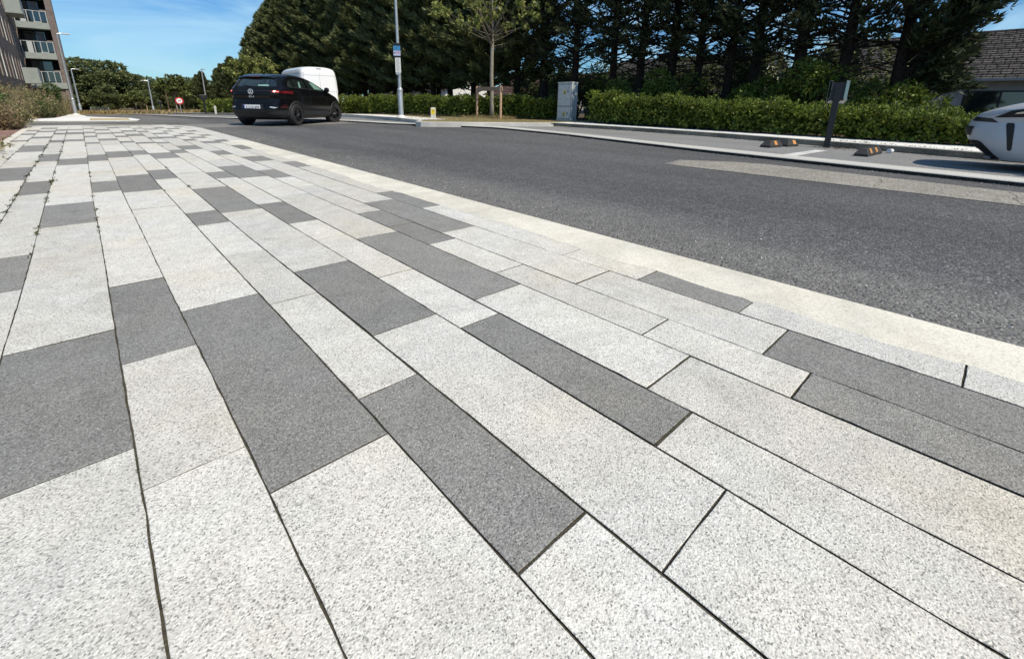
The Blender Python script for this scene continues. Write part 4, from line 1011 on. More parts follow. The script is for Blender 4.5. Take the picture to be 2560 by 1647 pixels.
    p('rear', [(-.62, .30), (.62, .30), (.50, .40), (-.50, .40)], 'diffuser', M['black'], root, .020, 12, 4)
    p('rear', [(-.9, .485), (.9, .485), (.9, .505), (-.9, .505)], 'bumper_edge', M['plastic'], root, .022, 30, 2)
    for s in (-1, 1):
        ds = dict(sgn=s)
        p('side', [(1.35, .25), (3.35, .25), (3.35, .44), (1.35, .47)], 'sill_cladding', M['plastic'], root, .014, 18, 4, **ds)
        wn = [([(.66, 1.24), (.98, 1.21), (.98, 1.44), (.90, 1.46)], 'quarter_window'), ([(1.04, 1.205), (1.78, 1.185), (1.78, 1.485), (1.04, 1.465)], 'side_window'), ([(1.88, 1.18), (3.02, 1.155), (2.35, 1.465), (1.88, 1.485)], 'side_window')]
        for q, nm in wn: p('side', q, nm, M['glass'], root, .006, 12, 8, **ds)
        # shine, seats and far window painted as pale patches on the dark glass
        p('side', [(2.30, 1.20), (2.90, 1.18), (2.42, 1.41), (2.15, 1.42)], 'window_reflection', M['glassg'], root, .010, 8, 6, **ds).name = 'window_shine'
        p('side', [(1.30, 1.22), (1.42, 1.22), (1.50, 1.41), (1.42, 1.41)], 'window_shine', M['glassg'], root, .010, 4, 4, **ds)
        p('side', [(.72, 1.21), (3.04, 1.135), (3.02, 1.15), (.72, 1.225)], 'window_trim', M['plastic'], root, .010, 20, 1, **ds)
        p('side', [(.60, 1.25), (.92, 1.45), (2.3, 1.47), (2.3, 1.455), ][:4], 'roof_trim', M['black'], root, .008, 20, 2, **ds) if False else None
        for x0, x1 in ((1.83, 1.845), (1.02, 1.035), (3.02, 3.035)): p('side', [(x0, .48), (x1, .48), (x1+.02, 1.13), (x0+.02, 1.13)], 'door_gap', M['ink'], root, .003, 1, 10, **ds)
        for x0 in (1.30, 2.15): p('side', [(x0, 1.0), (x0+.2, 1.0), (x0+.2, 1.025), (x0, 1.025)], 'door_handle', M['carblack'], root, .026, 4, 2, **ds)
        for cx in (.93, 3.70):
            ring_strip(B, cx, .36, .0, .40, -.5, math.pi+.5, 'wheel_well_shade', M['ink'], root, s, .004, 26, .24)  # flat black disc stands in for the shaded hollow, body is not cut
            ring_strip(B, cx, .36, .385, .430, -.35, math.pi+.35, 'arch_cladding', M['plastic'], root, s, .018, 26, .24)
        wheel(root, .93, s*.815, .355, .235, s)
        wheel(root, 3.70, s*.80, .355, .235, s, steer=R_(-24))
        mb = MB(); mb.tube([(3.0, s*.85, 1.14), (3.0, s*.93, 1.16)], [.03, .03], 6); mb.lathe([(.001, -.06), (.07, -.05), (.095, 0), (.085, .07), (.001, .10)], 14, 'y', (2.97, s*1.0, 1.19)); mr = mb.build('door_mirror', M['carblack'], root, smooth='auto')
        p('front', [(s*.50, .74), (s*.88, .70), (s*.84, .84), (s*.50, .82)], 'headlight', M['glass'], root, .008, 8, 4)
    mb = MB(); mb.box(.5, 4.2, -.72, .72, .20, .28); mb.build('underbody', M['black'], root)
    p('front', [(-.62, 1.20), (.62, 1.20), (.55, 1.48), (-.55, 1.48)], 'windscreen', M['glass'], root, .006)
black_suv()

def white_van():
    root = empty('parked_van', 'tall white panel van parked beyond the black car, seen from behind', 'van', (9.55, 25.3, -.03), R_(90-2))
    B = Body([(.30, .10, 5.4, .90, 13), (.45, .02, 5.5, .98, 13), (.9, .0, 5.52, .995, 13), (1.2, .02, 5.2, .99, 13), (1.4, .03, 4.75, .985, 13), (1.9, .06, 4.3, .965, 12), (2.25, .09, 3.95, .925, 11), (2.42, .13, 3.75, .87, 8), (2.50, .20, 3.6, .76, 5), (2.54, .35, 3.4, .6, 4)])
    B.mesh('body', M['vanwhite'], root, 50, 120); p = B.patch
    for s in (-1, 1):
        for z0, z1 in ((2.10, 2.115), (1.30, 1.312), (.62, .632)): p('rear', [(s*.03, z0), (s*.86, z0), (s*.86, z1), (s*.03, z1)], 'door_groove', M['greyink'], root, .003, 8, 1)
        p('rear', [(s*.85, .62), (s*.862, .62), (s*.80, 2.3), (s*.788, 2.3)], 'door_groove', M['greyink'], root, .003, 1, 12)
        p('rear', [(s*.90, .75), (s*.965, .75), (s*.95, 1.25), (s*.885, 1.25)], 'tail_light', M['red'], root, .006, 3, 6)
        for x0 in (.35, 1.6, 2.9): p('side', [(x0, .75), (x0+.9, .75), (x0+.9, 2.15), (x0, 2.15)], 'side_panel', M['vanwhite'], root, .012, 8, 8, sgn=s)
        p('side', [(.3, 2.22), (3.6, 2.20), (3.55, 2.34), (.35, 2.36)], 'roof_rail', M['offwhite'], root, .006, 12, 3, sgn=s)
        for x in (1.1, 4.55):
            ring_strip(B, x, .36, 0, .42, -.3, math.pi+.3, 'wheel_well_shade', M['ink'], root, s, .004, 20, .31); wheel(root, x, s*.85, .345, .22, s, rim=M['silver'])
    p('rear', [(-.006, .62), (.006, .62), (.006, 2.3), (-.006, 2.3)], 'door_gap', M['greyink'], root, .003, 1, 12)
    p('rear', [(-.13, 2.42), (.13, 2.42), (.13, 2.46), (-.13, 2.46)], 'brake_light', M['ink'], root, .012, 4, 1)
    p('rear', [(-.26, .70), (.26, .70), (.26, .81), (-.26, .81)], 'number_plate', M['white'], root, .014, 4, 1)
    p('rear', [(-.9, .42), (.9, .42), (.9, .58), (-.9, .58)], 'bumper', M['plastic'], root, .05, 20, 3, th=1)
    p('rear', [(-.30, 1.15), (-.12, 1.15), (-.12, 1.22), (-.30, 1.22)], 'door_handle', M['black'], root, .02, 3, 2)
    p('front', [(-.75, 1.3), (.75, 1.3), (.7, 2.0), (-.7, 2.0)], 'windscreen', M['glass'], root, .006)
white_van()

def white_ev():
    # nose points along +Y; local x forward, origin at the rear
    Lc = 4.6
    root = empty('parked_car', 'pearl white car with its nose at the right edge, parked in the kerbside bay', 'car', (10.72, .52-Lc, .012), R_(90))
    B = Body([(.16, .3, 4.20, .80, 6), (.20, .2, 4.26, .85, 5.2), (.28, .1, 4.36, .89, 4.6), (.36, .05, 4.46, .915, 4.0), (.46, .02, 4.55, .93, 3.6), (.60, .0, 4.59, .935, 3.3), (.72, .0, 4.56, .935, 3.2), (.82, .02, 4.49, .93, 3.8),
              (.89, .03, 4.36, .925, 4.8), (.96, .04, 4.17, .92, 5.5), (1.03, .05, 3.92, .905, 6), (1.08, .08, 3.66, .885, 6), (1.13, .12, 3.34, .86, 5), (1.27, .25, 2.95, .79, 4.2), (1.46, .45, 2.45, .70, 4.2), (1.57, .7, 2.1, .6, 3.8), (1.61, 1.0, 1.8, .4, 3)])
    B.mesh('body', M['carwhite'], root, 90, 160); p = B.patch
    # headlight sweeping back over the wing
    hl = p('side', [(3.62, .81), (4.30, .775), (4.14, .875), (3.62, .985)], 'headlight', M['lampglass'], root, .014, 20, 12)
    p('side', [(3.66, .87), (3.92, .85), (3.84, .90), (3.66, .96)], 'indicator', mat('amber_lens', (.35, .06, .02), .2, coat=1), hl, .020, 6, 6)
    p('side', [(3.97, .845), (4.10, .83), (4.08, .85), (3.98, .88)], 'projector_lens', M['chrome'], hl, .020, 6, 6)
    p('side', [(3.62, .985), (4.14, .875), (4.14, .881), (3.62, .993)], 'headlight_edge', M['black'], root, .005, 16, 1)
    # deep vertical vent behind the nose corner
    mb = MB(); rows = []
    prof = [(.31, 4.030, 4.055), (.33, 4.020, 4.067), (.42, 4.030, 4.088), (.52, 4.043, 4.112), (.62, 4.055, 4.137), (.67, 4.062, 4.150), (.69, 4.068, 4.150), (.705, 4.082, 4.140)]
    for z, a, b in prof: rows.append([(a+(b-a)*i/5, B.side(a+(b-a)*i/5, z)+.005, z) for i in range(6)])
    mb.grid(rows); mb.build('air_vent', M['ink'], root, smooth=True)
    # nose: slim upper slit, black mask, lower grille with slats, splitter
    for s in (1, -1):
        p('front', [(s*.36, .72), (s*.70, .705), (s*.66, .765), (s*.36, .785)], 'daytime_light', M['black'], root, .006, 10, 3)
    p('front', [(-.48, .50), (.48, .50), (.52, .64), (-.52, .64)], 'front_panel', M['ink'], root, .012, 12, 4)
    g = p('front', [(-.66, .20), (.66, .20), (.62, .42), (-.62, .42)], 'lower_grille', M['ink'], root, .010, 30, 6)
    for z in (.30, .345, .39): p('front', [(-.62, z), (.62, z), (.62, z+.012), (-.62, z+.012)], 'grille_slat', M['plastic'], g, .022, 30, 1)
    # dark wedge at the corner below the bumper
    mb = MB(); rows = []
    for z, a, b in ((.165, 4.10, 4.2), (.20, 4.14, 4.24), (.25, 4.20, 4.30), (.30, 4.25, 4.36), (.35, 4.30, 4.41), (.40, 4.35, 4.46), (.43, 4.40, 4.47)):
        rows.append([(a+(b-a)*i/6, B.side(a+(b-a)*i/6, z)+.006, z) for i in range(7)])
    mb.grid(rows); mb.build('corner_intake', M['ink'], root, smooth=True)
    mb = MB(); rows = []
    for i in range(25):
        y = -.62+1.24*i/24; x = B.front(y, .20); rows.append([(x-.10, y, .17), (x+.03, y, .165), (x+.045, y, .185), (x+.02, y, .20), (x-.1, y, .20)])
    mb.grid(rows); mb.build('splitter', M['carwhite'], root, smooth='auto')
    p('side', [(4.14, .875), (4.36, .80), (4.36, .803), (4.14, .879)], 'bonnet_gap', M['ink'], root, .002, 4, 1)
    for s in (1, -1):
        for cx in (.75, 3.22):
            ring_strip(B, cx, .35, 0, .39, -.5, math.pi+.5, 'wheel_well_shade', M['ink'], root, s, .004, 24, .18)
            wheel(root, cx, s*.82, .345, .235, s, rim=M['silver'])
        p('side', [(1.3, 1.18), (2.9, 1.18), (2.2, 1.50), (1.4, 1.50)], 'side_window', M['glass'], root, .006, 12, 8, sgn=s)
        mb = MB(); mb.lathe([(.001, -.06), (.07, -.05), (.09, 0), (.08, .07), (.001, .10)], 14, 'y', (3.0, s*1.0, 1.05)); mb.tube([(3.05, s*.84, .99), (3.0, s*1.0, 1.02)], [.025, .02], 6); mb.build('door_mirror', M['carwhite'], root, smooth='auto')
    p('front', [(-.68, 1.06), (.68, 1.06), (.58, 1.42), (-.58, 1.42)], 'windscreen', M['glass'], root, .006)
    mb = MB(); mb.box(.5, 3.6, -.6, .6, .13, .22); mb.build('underbody', M['black'], root)
white_ev()

# ------------------------------------------------------------------ street furniture
def lamp(label, x, y, gz, H, rad, arm=(1.0, 0), name='street_lamp', group=None, armz=0.0):
    t = empty(name, label, 'street lamp', (x, y, gz), 0, group)
    mb = MB(); mb.tube([(0, 0, -.05), (0, 0, 1.15), (0, 0, 1.25)], [rad*1.45, rad*1.45, rad*1.0], 14); mb.tube([(0, 0, 1.2), (0, 0, H)], [rad, rad*.62], 12)
    mb.lathe([(rad*1.5, 1.1), (rad*1.62, 1.12), (rad*1.62, 1.2), (rad*1.2, 1.26)], 14); mb.build('post', M['galv'], t, smooth='auto')
    mb = MB(); mb.lathe([(rad*3.0, 0), (rad*2.9, .03), (rad*2.0, .09), (rad*1.5, .12)], 16); mb.build('foot', M['offwhite'], t, smooth='auto')
    ax, ay = arm; mb = MB(); mb.tube([(0, 0, H-.05), (ax*.4, ay*.4, H), (ax, ay, H)], [rad*.6, rad*.5, rad*.4], 8); mb.build('arm', M['galv'], t)
    mb = MB(); d = Vector((ax, ay, 0)).normalized(); n = Vector((-d.y, d.x, 0)); a = Vector((ax, ay, H))
    P = [a-d*.1+n*.09, a+d*.36+n*.12, a+d*.36-n*.12, a-d*.1-n*.09]
    b = len(mb.v); mb.v += [tuple(p+Vector((0, 0, -.05))) for p in P]+[tuple(p+Vector((0, 0, .04))) for p in P]
    for q in ((3, 2, 1, 0), (4, 5, 6, 7), (0, 1, 5, 4), (1, 2, 6, 5), (2, 3, 7, 6), (3, 0, 4, 7)): mb.f.append(q); mb.m.append(0)
    mb.build('lamp_head', M['alu'], t, bevel=.015)
    return t
lp = lamp('tall grey street lamp carrying a blue parking plate, left of the staked young tree', 10.42, 18.55, KT, 6.4, .075, (-.9, .15))
lamp('tall thin street lamp standing beyond the speed sign against the conifers', 11.1, 65.5, KT+T(65)-.2, 5.1, .085, (.25, .5))
lamp('white street lamp running up the corner of the brick flats', -.36, 50, T(50), 5.9, .085, (.35, .0))
lamp('second street lamp just right of the brick flats, in front of the far wood', -.05, 88, T(88), 5.8, .10, (.45, 0), armz=0)
lamp('far street lamp with its head to the left, in the middle of the far wood', 8.8, 97, T(97)-.2, 5.3, .11, (-.6, 0))
def plates():
    g = R_(-33)    # faces the traffic
    s = empty('parking_sign', 'blue and white parking information plate strapped high on the street lamp', 'sign', (10.33, 18.44, KT), g)
    s.scale = (.85, 1, 1)
    def board(nm, x0, x1, z0, z1, m, y=-.02): mb = MB(); mb.box(x0, x1, y, y+.012, z0, z1); return mb.build(nm, m, s, bevel=.004)
    board('back_board', -.21, .15, 2.50, 3.06, M['black'], -.015)
    mbk = MB(); mbk.box(-.19, .13, -.022, .0, 2.96, 3.04); mbk.build('top_label', M['black'], s)
    board('blue_panel', -.20, .14, 2.76, 2.95, M['blue'], -.03); board('lilac_panel', -.20, .14, 2.56, 2.757, M['lilac'], -.03)
    text('P', .13, M['blued'], s, (-.05, -.032, 2.85), (R_(90), 0, 0), 'symbol')
    for z in (2.70, 2.66): 
        mb = MB(); mb.box(-.10, .11, -.034, -.031, z, z+.018); mb.build('print_line', M['pinkink'], s)
    mb = MB(); mb.box(-.17, -.13, -.034, -.031, 2.64, 2.70); mb.build('dark_mark', M['ink'], s)
    board('white_plate', -.14, .13, 1.88, 2.48, M['offwhite'], -.03)
    for k in range(12):
        mb = MB(); z = 2.42-.042*k; mb.box(-.09+.01*(k % 3), .08-.015*((k*7) % 4), -.034, -.031, z-.012, z); mb.build('print_line', M['greyink'], s)
    mb = MB(); mb.box(-.13, .10, -.018, -.006, 1.80, 1.87); mb.build('bracket', M['galv'], s)
plates()
def speed_sign():
    s = empty('speed_limit_sign', 'round red-rimmed speed limit sign with black digits on a thin post', 'sign', (7.75, 60, KT+T(60)-.25), R_(-6))
    mb = MB(); mb.tube([(0, .03, 0), (0, .03, 1.7)], [.035, .035], 8); mb.build('post', M['galv'], s, smooth='auto')
    mb = MB(); mb.lathe([(.001, -.02), (.36, -.02), (.36, .0), (.001, .0)], 36, 'y', (0, 0, 1.45)); mb.build('rim_disc', M['signred'], s)
    mb = MB(); mb.lathe([(.001, -.026), (.255, -.026), (.255, -.020)], 36, 'y', (0, 0, 1.45)); mb.build('white_face', M['white'], s)
    text('30', .27, M['ink'], s, (0, -.03, 1.45), (R_(90), 0, 0), 'digits', .002)
speed_sign()
def bollard(label, x, y, gz, h, sign=True, rz=0, w=.11):
    b = empty('marker_post', label, 'marker post', (x, y, gz), rz)
    mb = MB(); mb.box(-w, w, -.06, .06, -.05, h-.05); mb.poly([(-w, -.06, h-.05), (w, -.06, h-.05), (w*.6, -.03, h), (-w*.6, -.03, h)]); mb.poly([(w, .06, h-.05), (-w, .06, h-.05), (-w*.6, .03, h), (w*.6, .03, h)])
    mb.poly([(w, -.06, h-.05), (w, .06, h-.05), (w*.6, .03, h), (w*.6, -.03, h)]); mb.poly([(-w, .06, h-.05), (-w, -.06, h-.05), (-w*.6, -.03, h), (-w*.6, .03, h)]); mb.poly([(-w*.6, -.03, h), (w*.6, -.03, h), (w*.6, .03, h), (-w*.6, .03, h)])
    mb.build('post', M['conc'], b, bevel=.006)
    if sign:
        mb = MB(); mb.box(-w*.75, w*.75, -.068, -.062, h-.30, h-.08); mb.build('plate', M['yellow'], b); text('H', .11, M['ink'], b, (0, -.070, h-.16), (R_(90), 0, 0), 'letter', .001)
bollard('short concrete marker post with a yellow H plate, in front of the hedge', 11.55, 17.7, KT-.02, .49, True, R_(-38))
bollard('small pale concrete marker post far beyond the black car', 6.7, 37, KT+T(37), .50, False, 0, .06)
def cabinet():
    c = empty('utility_cabinet', 'tall grey metal utility cabinet with two doors and yellow warning stickers', 'utility cabinet', (15.8, 13.3, KT-.02), 0)
    # front face looks towards the road, right end face looks down the street into the sun
    c.rotation_euler = (0, 0, R_(91))
    L, D, H = .80, .40, 1.62     # local x along the front, depth to -y side ... front is +y
    mb = MB(); mb.box(0, L, -D, 0, .0, H); mb.build('body', M['cabinet'], c, bevel=.012)
    mb = MB(); mb.box(-.015, L+.015, -D-.015, .03, H-.0, H+.045); mb.build('roof_cap', M['cabinet'], c, bevel=.01)
    mb = MB(); mb.box(-.01, L+.01, -D-.01, .01, -.05, .09); mb.build('plinth', M['conc'], c)
    for z0, z1 in ((.66, 1.56), (.12, .635)):
        mb = MB(); mb.box(.028, L-.038, .001, .006, z0-.012, z1+.012); mb.build('door_seam', M['ink'], c)
        mb = MB(); mb.box(.04, L-.05, .002, .020, z0, z1); d = mb.build('door', M['cabinet'], c, bevel=.004)
        mb = MB(); mb.box(.16, .24, .020, .04, z1-.30, z1-.27); mb.build('handle', M['ink'], d)
        st = MB(); st.box(L*.42, L*.42+.11, .0205, .023, z1-.42, z1-.24); s = st.build('warning_sticker', M['yellow'], d)
        st = MB(); cx = L*.42+.055; zc = z1-.345; st.poly([(cx-.04, .024, zc-.045), (cx+.04, .024, zc-.045), (cx, .024, zc+.06)]); st.build('warning_symbol', M['ink'], s)
    q = random.Random(4); mb = MB()
    for k in range(7):
        a = .5+k*.35; mb.poly([(0-.003, -.22, .02), (0-.003, -.22+math.cos(a)*.10, .04+abs(math.sin(a))*.22), (0-.003, -.19, .03)])
    o = mb.build('graffiti_mark', M['greyink'], c)
cabinet()
def ticket_post():
    p = empty('charging_post', 'slim black post with a dark angled box on top, standing at the kerb', 'charging post', (12.42, 2.80, .0), R_(-76))
    p.scale = (.80, 1, 1.07)
    # local -y faces the camera
    mb = MB(); mb.box(-.075, .075, -.045, .045, -.02, 1.28); mb.build('post', M['black'], p, bevel=.008)
    mb = MB(); b = len(mb.v)
    mb.box(-.17, .17, -.02, .14, .98, 1.34); mb.build('housing', M['black'], p, bevel=.01)
    for s, nm in ((1, 'right'), (-1, 'left')):
        mb = MB(); o = .07 if s > 0 else .03
        mb.poly([(s*.16, -.03, 1.36), (s*(.21+o*.4), .10, 1.37), (s*(.21+o*.4), .10, .98), (s*.16, -.03, 1.03)]); mb.poly([(s*.16, -.03, 1.03), (s*(.21+o*.4), .10, .98), (s*(.17+o*.4), .14, .93), (s*.06, -.03, .94)])
        o2 = mb.build('side_shield', M['glass'], p); md = o2.modifiers.new('s', 'SOLIDIFY'); md.thickness = .008
        mb = MB(); mb.tube([(s*.16, -.03, 1.37), (s*(.21+o*.4), .10, 1.375), (s*(.21+o*.4), .10, .98), (s*(.17+o*.4), .14, .93), (s*.06, -.03, .93)], .006, 4); mb.build('metal_edge', M['alu'], p)
ticket_post()
def wheel_stop(label, x, y, L, rz=0):
    t = empty('wheel_stop', label, 'wheel stop', (x, y, .012), rz, 'rubber wheel stops in the parking bays')
    mb = MB(); c = .10; h = .15; w = .11
    A = [(0, -w, 0), (L, -w, 0), (L, w, 0), (0, w, 0)]; Bt = [(.10, -.055, h), (L-.10, -.055, h), (L-.10, .055, h), (.10, .055, h)]; Mi = [(.0, -w, .045), (L, -w, .045), (L, w, .045), (0, w, .045)]
    for lo, hi in ((A, Mi), (Mi, Bt)):
        for k in range(4): mb.poly([lo[k], lo[(k+1) % 4], hi[(k+1) % 4], hi[k]])
    mb.poly(Bt); mb.build('block', M['rubber'], t, bevel=.006)
    for k in range(max(1, int(L/.45))):
        x0 = .24+k*.42
        for s in (-1, 1):
            mb = MB(); f = lambda xx, u: (xx, s*(w+(.055-w)*u+.004), .045+(h-.045)*u+.003)
            mb.poly([f(x0, .1), f(x0+.12, .1), f(x0+.12, .9), f(x0, .9)]); mb.build('reflector', M['orange'], t)
wheel_stop('black rubber wheel stop with orange reflectors, right of the black post near the white car', 10.72, 1.84, 1.15, R_(-2))
wheel_stop('black rubber wheel stop with one orange reflector showing, left of the black post', 11.1, 3.66, .62, R_(-6))
wheel_stop('second piece of wheel stop lying just behind the left one', 11.82, 3.52, .45, R_(-12))
def cup():
    mb = MB(); mb.lathe([(.001, 0), (.045, 0), (.035, .16), (.001, .16)], 14); o = mb.build('paper_cup', M['white'], smooth='auto'); o.location = (12.1, 1.62, .06); o.rotation_euler = (R_(90), 0, R_(80)); tag(o, 'crushed white cup lying by the kerb right of the wheel stop', 'litter')
cup()
def fence():
    f = empty('mesh_fence', 'low grey mesh fence panel in the dry grass under the far wood', 'fence', (1.1, 96, T(96)))
    for k in range(2): mb = MB(); mb.tube([(k*2.1, 0, 0), (k*2.1, 0, .95)], .04, 6); mb.build('post', M['galv'], f)
    mb = MB()
    for k in range(15): mb.tube([(k*.15, 0, .1), (k*.15, 0, .9)], .010, 3)
    for z in (.1, .3, .5, .7, .9): mb.tube([(0, 0, z), (2.1, 0, z)], .012, 3)
    mb.build('mesh_panel', M['galv'], f)
fence()
for i, (x, y, lab) in enumerate([(7.45, 45, 'thin dark post with a square top at the far parking bay'), (7.6, 75, 'small dark post at the kerb left of the speed sign')]):
    b = empty('bay_post', lab, 'post', (x, y, KT+T(y))); mb = MB(); mb.box(-.07, .07, -.05, .05, 0, 1.3); mb.build('post', M['black'], b, bevel=.01); mb = MB(); mb.box(-.26, .26, -.04, .1, 1.05, 1.42); mb.build('housing', M['black'], b, bevel=.02)

# ------------------------------------------------------------------ brick flats at the left
def flats():
    gz = T(70)-.1; X0, X1, Y0 = -3.35, -.36, 70.0; ST = 2.92; Z1 = 2.07  # top of first balcony slab
    root = empty('apartment_building', 'brown brick block of flats with recessed glass balconies at the left edge', 'building', (0, 0, 0))
    top = Z1+ST*5.2
    # right-hand front: brick flank, recess, slabs
    mb = MB()
    mb.box(X1-.52, X1, Y0, Y0+1.7, gz, top); mb.box(X0, X1, Y0+1.7, Y0+2, gz, top); mb.box(X0-8, X1, Y0+2.003, Y0+14, gz, top)
    mb.box(X0, X1-.523, Y0+.12, Y0+1.69, gz, Z1-.62)
    mb.build('front_wall', M['brickx'], root)
    for k in range(5):
        z = Z1+ST*k
        mb = MB(); mb.box(X0+.02, X1-.53 if k else X1-.2, Y0-.12, Y0+1.69, z-.60, z); mb.build('balcony_slab', M['slab'], root, bevel=.01)
        mb = MB(); mb.box(X0+.05, X1-.54, Y0+1.55, Y0+1.68, z+.01, z+ST-.62); mb.build('recess_wall', M['darkint'], root)
        wd = bpy.data.objects.new('window', None); COL.objects.link(wd); wd.parent = root
        mb = MB()
        for x in (X0+.35, X0+1.15, X0+1.95): mb.box(x-.04, x+.04, Y0+1.48, Y0+1.54, z+.05, z+2.15)
        mb.box(X0+.31, X0+1.99, Y0+1.48, Y0+1.54, z+2.15, z+2.22); mb.build('frame', M['plastic'], wd)
        mb = MB(); mb.box(X0+.39, X0+1.11, Y0+1.50, Y0+1.52, z+.05, z+2.15); mb.box(X0+1.19, X0+1.91, Y0+1.50, Y0+1.52, z+.05, z+2.15); mb.build('pane', M['glass'], wd)
        if k in (1, 2): mb = MB(); mb.box(X0+1.3, X0+1.85, Y0+1.47, Y0+1.476, z+.1, z+2.1); mb.build('curtain', M['curtain'], wd)
        bl = bpy.data.objects.new('balustrade', None); COL.objects.link(bl); bl.parent = root
        mb = MB(); mb.box(X0+.02, X1-.53, Y0-.10, Y0-.04, z+1.06, z+1.11)
        for j in range(6): x = X0+.05+j*(X1-.60-X0-.05)/5; mb.box(x-.03, x+.03, Y0-.10, Y0-.05, z, z+1.06)
        mb.box(X0+.45, X0+.85, Y0-.09, Y0-.02, z, z+1.05)
        mb.build('rail', M['alu'], bl)
        mb = MB()
        for j in range(5):
            a = X0+.09+j*(X1-.60-X0-.05)/5; mb.box(a, a+(X1-.60-X0-.05)/5-.08, Y0-.08, Y0-.07, z+.1, z+1.0)
        mb.build('glass_panel', M['glass'], bl)
        mb = MB(); mb.box(X1-1.0, X1-.54, Y0-.02, Y0+1.3, z, z+1.25); mb.build('planter_wall', M['brickx'], root)
    # long facade towards the street, with piers, slot windows and ground-floor openings
    ys = [34.0, 70.0]; xf = X0
    mb = MB(); mb.box(xf-8, xf-.35, 30, Y0+1.99, Z1-.95, top); mb.box(xf-8, xf-.81, 30, Y0+1.98, gz-2, Z1-.95)
    for k in range(6):     # floor bands
        z = Z1+ST*k; mb.box(xf-.35, xf-.01, 30, Y0-.13, z-.95, z-.05)
    n = 15; pitch = (Y0-1-31)/n; rc = .26
    for j in range(n):
        y = 31+j*pitch; mb.box(xf-.35, xf-.004, y, y+pitch*.62, Z1-.05, top)
        if j % 2 == 0: mb.box(xf-.75, xf-.004, y, y+pitch*.62, gz-2, Z1-.9)
    mb.build('street_wall', M['brick'], root)
    for k in range(5):
        z = Z1+ST*k
        for j in range(n):
            y = 31+j*pitch+pitch*.62; w = bpy.data.objects.new('window', None); COL.objects.link(w); w.parent = root
            mb = MB(); mb.box(xf-.349, xf-.30, y, y+pitch*.38, z-.05, z+1.97); mb.build('pane', M['glass'], w)
            mb = MB(); mb.box(xf-.30, xf-.02, y+pitch*.38-.012, y+pitch*.38-.002, z-.05, z+1.97); mb.build('reveal', M['brickr'] if j % 3 else M['offwhite'], w)
    for j in range(0, n, 2):
        y = 31+j*pitch; mb = MB(); mb.box(xf-.74, xf-.01, y-.03, y-.003, gz-2, Z1-.96); mb.build('column', M['renderw'], root)
        mb = MB(); mb.box(xf-.80, xf-.755, y+pitch*.65, y+pitch*1.95, gz-2, Z1-.96); mb.build('entrance_pane', M['glass'], root)
    # projecting side balconies
    for k, y in ((0, 63), (2, 61.5), (4, 60)):
        z = Z1+ST*k; mb = MB(); mb.box(xf-.01, xf+1.05, y, y+3.6, z-.25, z); mb.build('balcony_slab', M['slab'], root, bevel=.01)
        mb = MB(); mb.box(xf+.01, xf+1.0, y+.02, y+.05, z, z+1.15); mb.box(xf+.98, xf+1.01, y+.05, y+3.55, z, z+1.15); mb.build('balustrade', M['slab'], root)
flats()

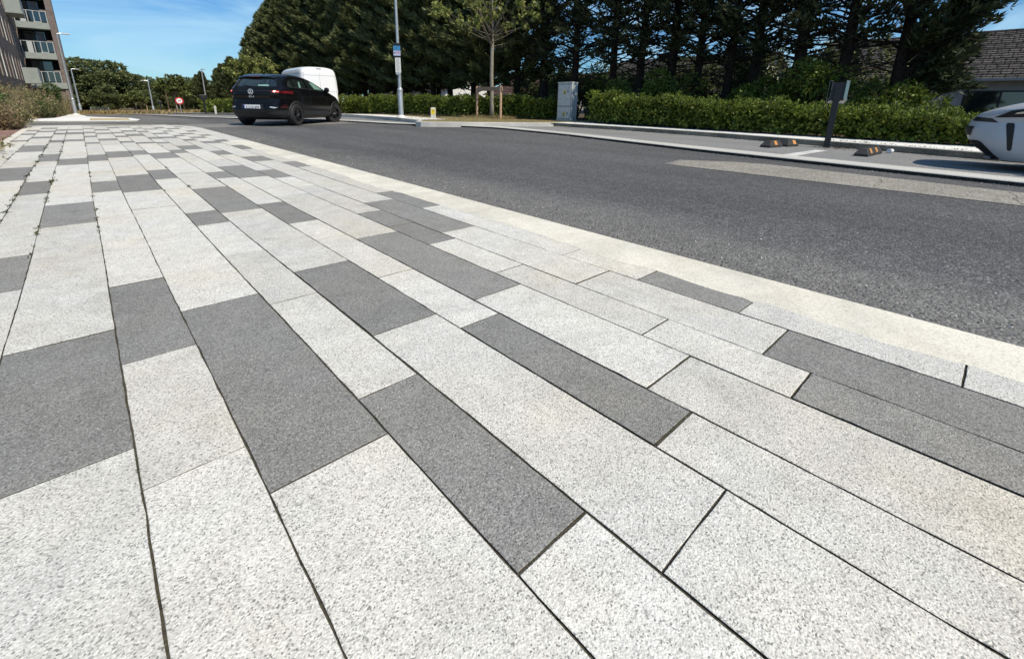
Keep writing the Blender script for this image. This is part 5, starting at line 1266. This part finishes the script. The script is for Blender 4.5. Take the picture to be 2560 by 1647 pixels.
# ------------------------------------------------------------------ houses behind the trees
M['tiles'] = brick_mat('roof_tiles', (.075, .068, .064), (.105, .095, .088), (.02, .018, .017), .42, .30, 'y', .5, .03)
M['tilesr'] = brick_mat('red_roof_tiles', (.13, .075, .06), (.17, .10, .08), (.06, .03, .03), .42, .30, 'y', .5, .03)
def house(label, X, ya, yb, eave, ridge, depth, wall, tile, wins, gable=False):
    """long side faces the street at x = X, from ya to yb; ridge runs along Y"""
    gz = 0.0; root = empty('house', label, 'house', (X, ya, gz)); L = yb-ya; xr = depth/2
    mb = MB(); mb.box(0, depth, 0, L, -.6, eave)
    for y in (0, L): mb.poly([(0, y, eave), (depth, y, eave), (xr, y, ridge-.12)])
    mb.build('wall', M[wall], root)
    # tiled roof with real courses
    mb = MB(); n = int(math.hypot(xr+.5, ridge-eave)/.30); ov = .45
    for s in (0, 1):
        for k in range(n):
            u0, u1 = k/n, (k+1)/n; xa = -ov+(xr+ov)*u0; xb = -ov+(xr+ov)*u1; za = eave-.12+(ridge-eave+.12)*u0; zb = eave-.12+(ridge-eave+.12)*u1
            if s: xa, xb = depth-xa, depth-xb
            mb.poly([(xa, -ov, za+.045), (xa, L+ov, za+.045), (xb, L+ov, zb+.01), (xb, -ov, zb+.01)])
            mb.poly([(xa, -ov, za+.01), (xa, L+ov, za+.01), (xa, L+ov, za+.045), (xa, -ov, za+.045)], 1)
    # dark tile ends
    mb.tube([(xr, -ov, ridge+.02), (xr, L+ov, ridge+.02)], .09, 8)
    rf = mb.build('roof', [M[tile], M['darkint']], root)
    q = random.Random(int(X*3+ya)); mb = MB()
    for k in range(n):
        for j in range(int((L+2*ov)/.33)):
            u = (k+.0)/n; y = -ov+j*.33+(.165 if k % 2 else 0)
            if q.random() < .9: mb.box(-ov+(xr+ov)*u-.012, -ov+(xr+ov)*u+.1, y, y+.012, eave-.12+(ridge-eave+.12)*u+.02, eave-.12+(ridge-eave+.12)*u+.10)
    mb.build('tile_joints', M['darkint'], rf)
    mb = MB(); mb.box(-ov-.06, -ov+.04, -ov, L+ov, eave-.18, eave-.05); mb.build('gutter', M['render'], root)
    for (y0, y1, z0, z1) in wins:
        w = bpy.data.objects.new('window', None); COL.objects.link(w); w.parent = root
        mb = MB()
        for a, b, c, d in ((y0, y1, z1, z1+.07), (y0, y1, z0-.07, z0), (y0, y0+.07, z0, z1), (y1-.07, y1, z0, z1), ((y0+y1)/2-.04, (y0+y1)/2+.04, z0, z1)): mb.box(-.03, .02, a, b, c, d)
        mb.build('frame', M['black'], w); mb = MB(); mb.box(-.012, .005, y0+.07, y1-.07, z0, z1); mb.build('pane', M['glass'], w)
    return root
h1 = house('grey rendered bungalow with a big dark tiled roof at the right edge', 34, -9.5, 9.5, 2.55, 5.3, 11, 'render', 'tiles', [(8.9, 11.6, .7, 1.85), (2, 4, .5, 1.8)])
mb = MB(); mb.tube([(-.06, 8.35, 2.4), (-.06, 8.35, -.2)], .05, 8); mb.build('downpipe', M['alu'], h1)
mb = MB(); mb.box(-2.2, -2.08, 6.6, 6.85, -.2, 2.3); mb.box(-2.4, .0, 6.5, 6.6, 2.25, 2.4); mb.build('porch_frame', M['renderw'], h1)
mb = MB(); mb.poly([(-2.4, 6.6, 2.3), (-2.4, 1, 2.3), (.5, 1, 4.4), (.5, 6.6, 4.4)]); mb.box(-2.0, -.02, 1, 6.4, -.3, 2.2); mb.build('porch', M['plastic'], h1)
house('white gabled bungalow with brown tiled roof half hidden behind the bare conifer stems', 33, 12.8, 25.5, 2.4, 4.7, 9, 'renderw', 'tiles', [(2, 4, .8, 1.9), (8, 10, .8, 1.9)])
house('low house with a reddish roof glimpsed behind the grey cabinet', 35, 29, 42, 1.9, 3.9, 9, 'render', 'tilesr', [(2, 4, .8, 1.9)])
house('white-walled house glimpsed low between the dark trunks left of the staked tree', 31, 46, 64, 1.7, 4.2, 9, 'renderw', 'tiles', [(3, 5, .4, 1.3), (10, 12, .4, 1.3)])
# remove any stray empties used as part roots without children
for o in list(COL.objects):
    if o.type == 'EMPTY' and not o.children: bpy.data.objects.remove(o)
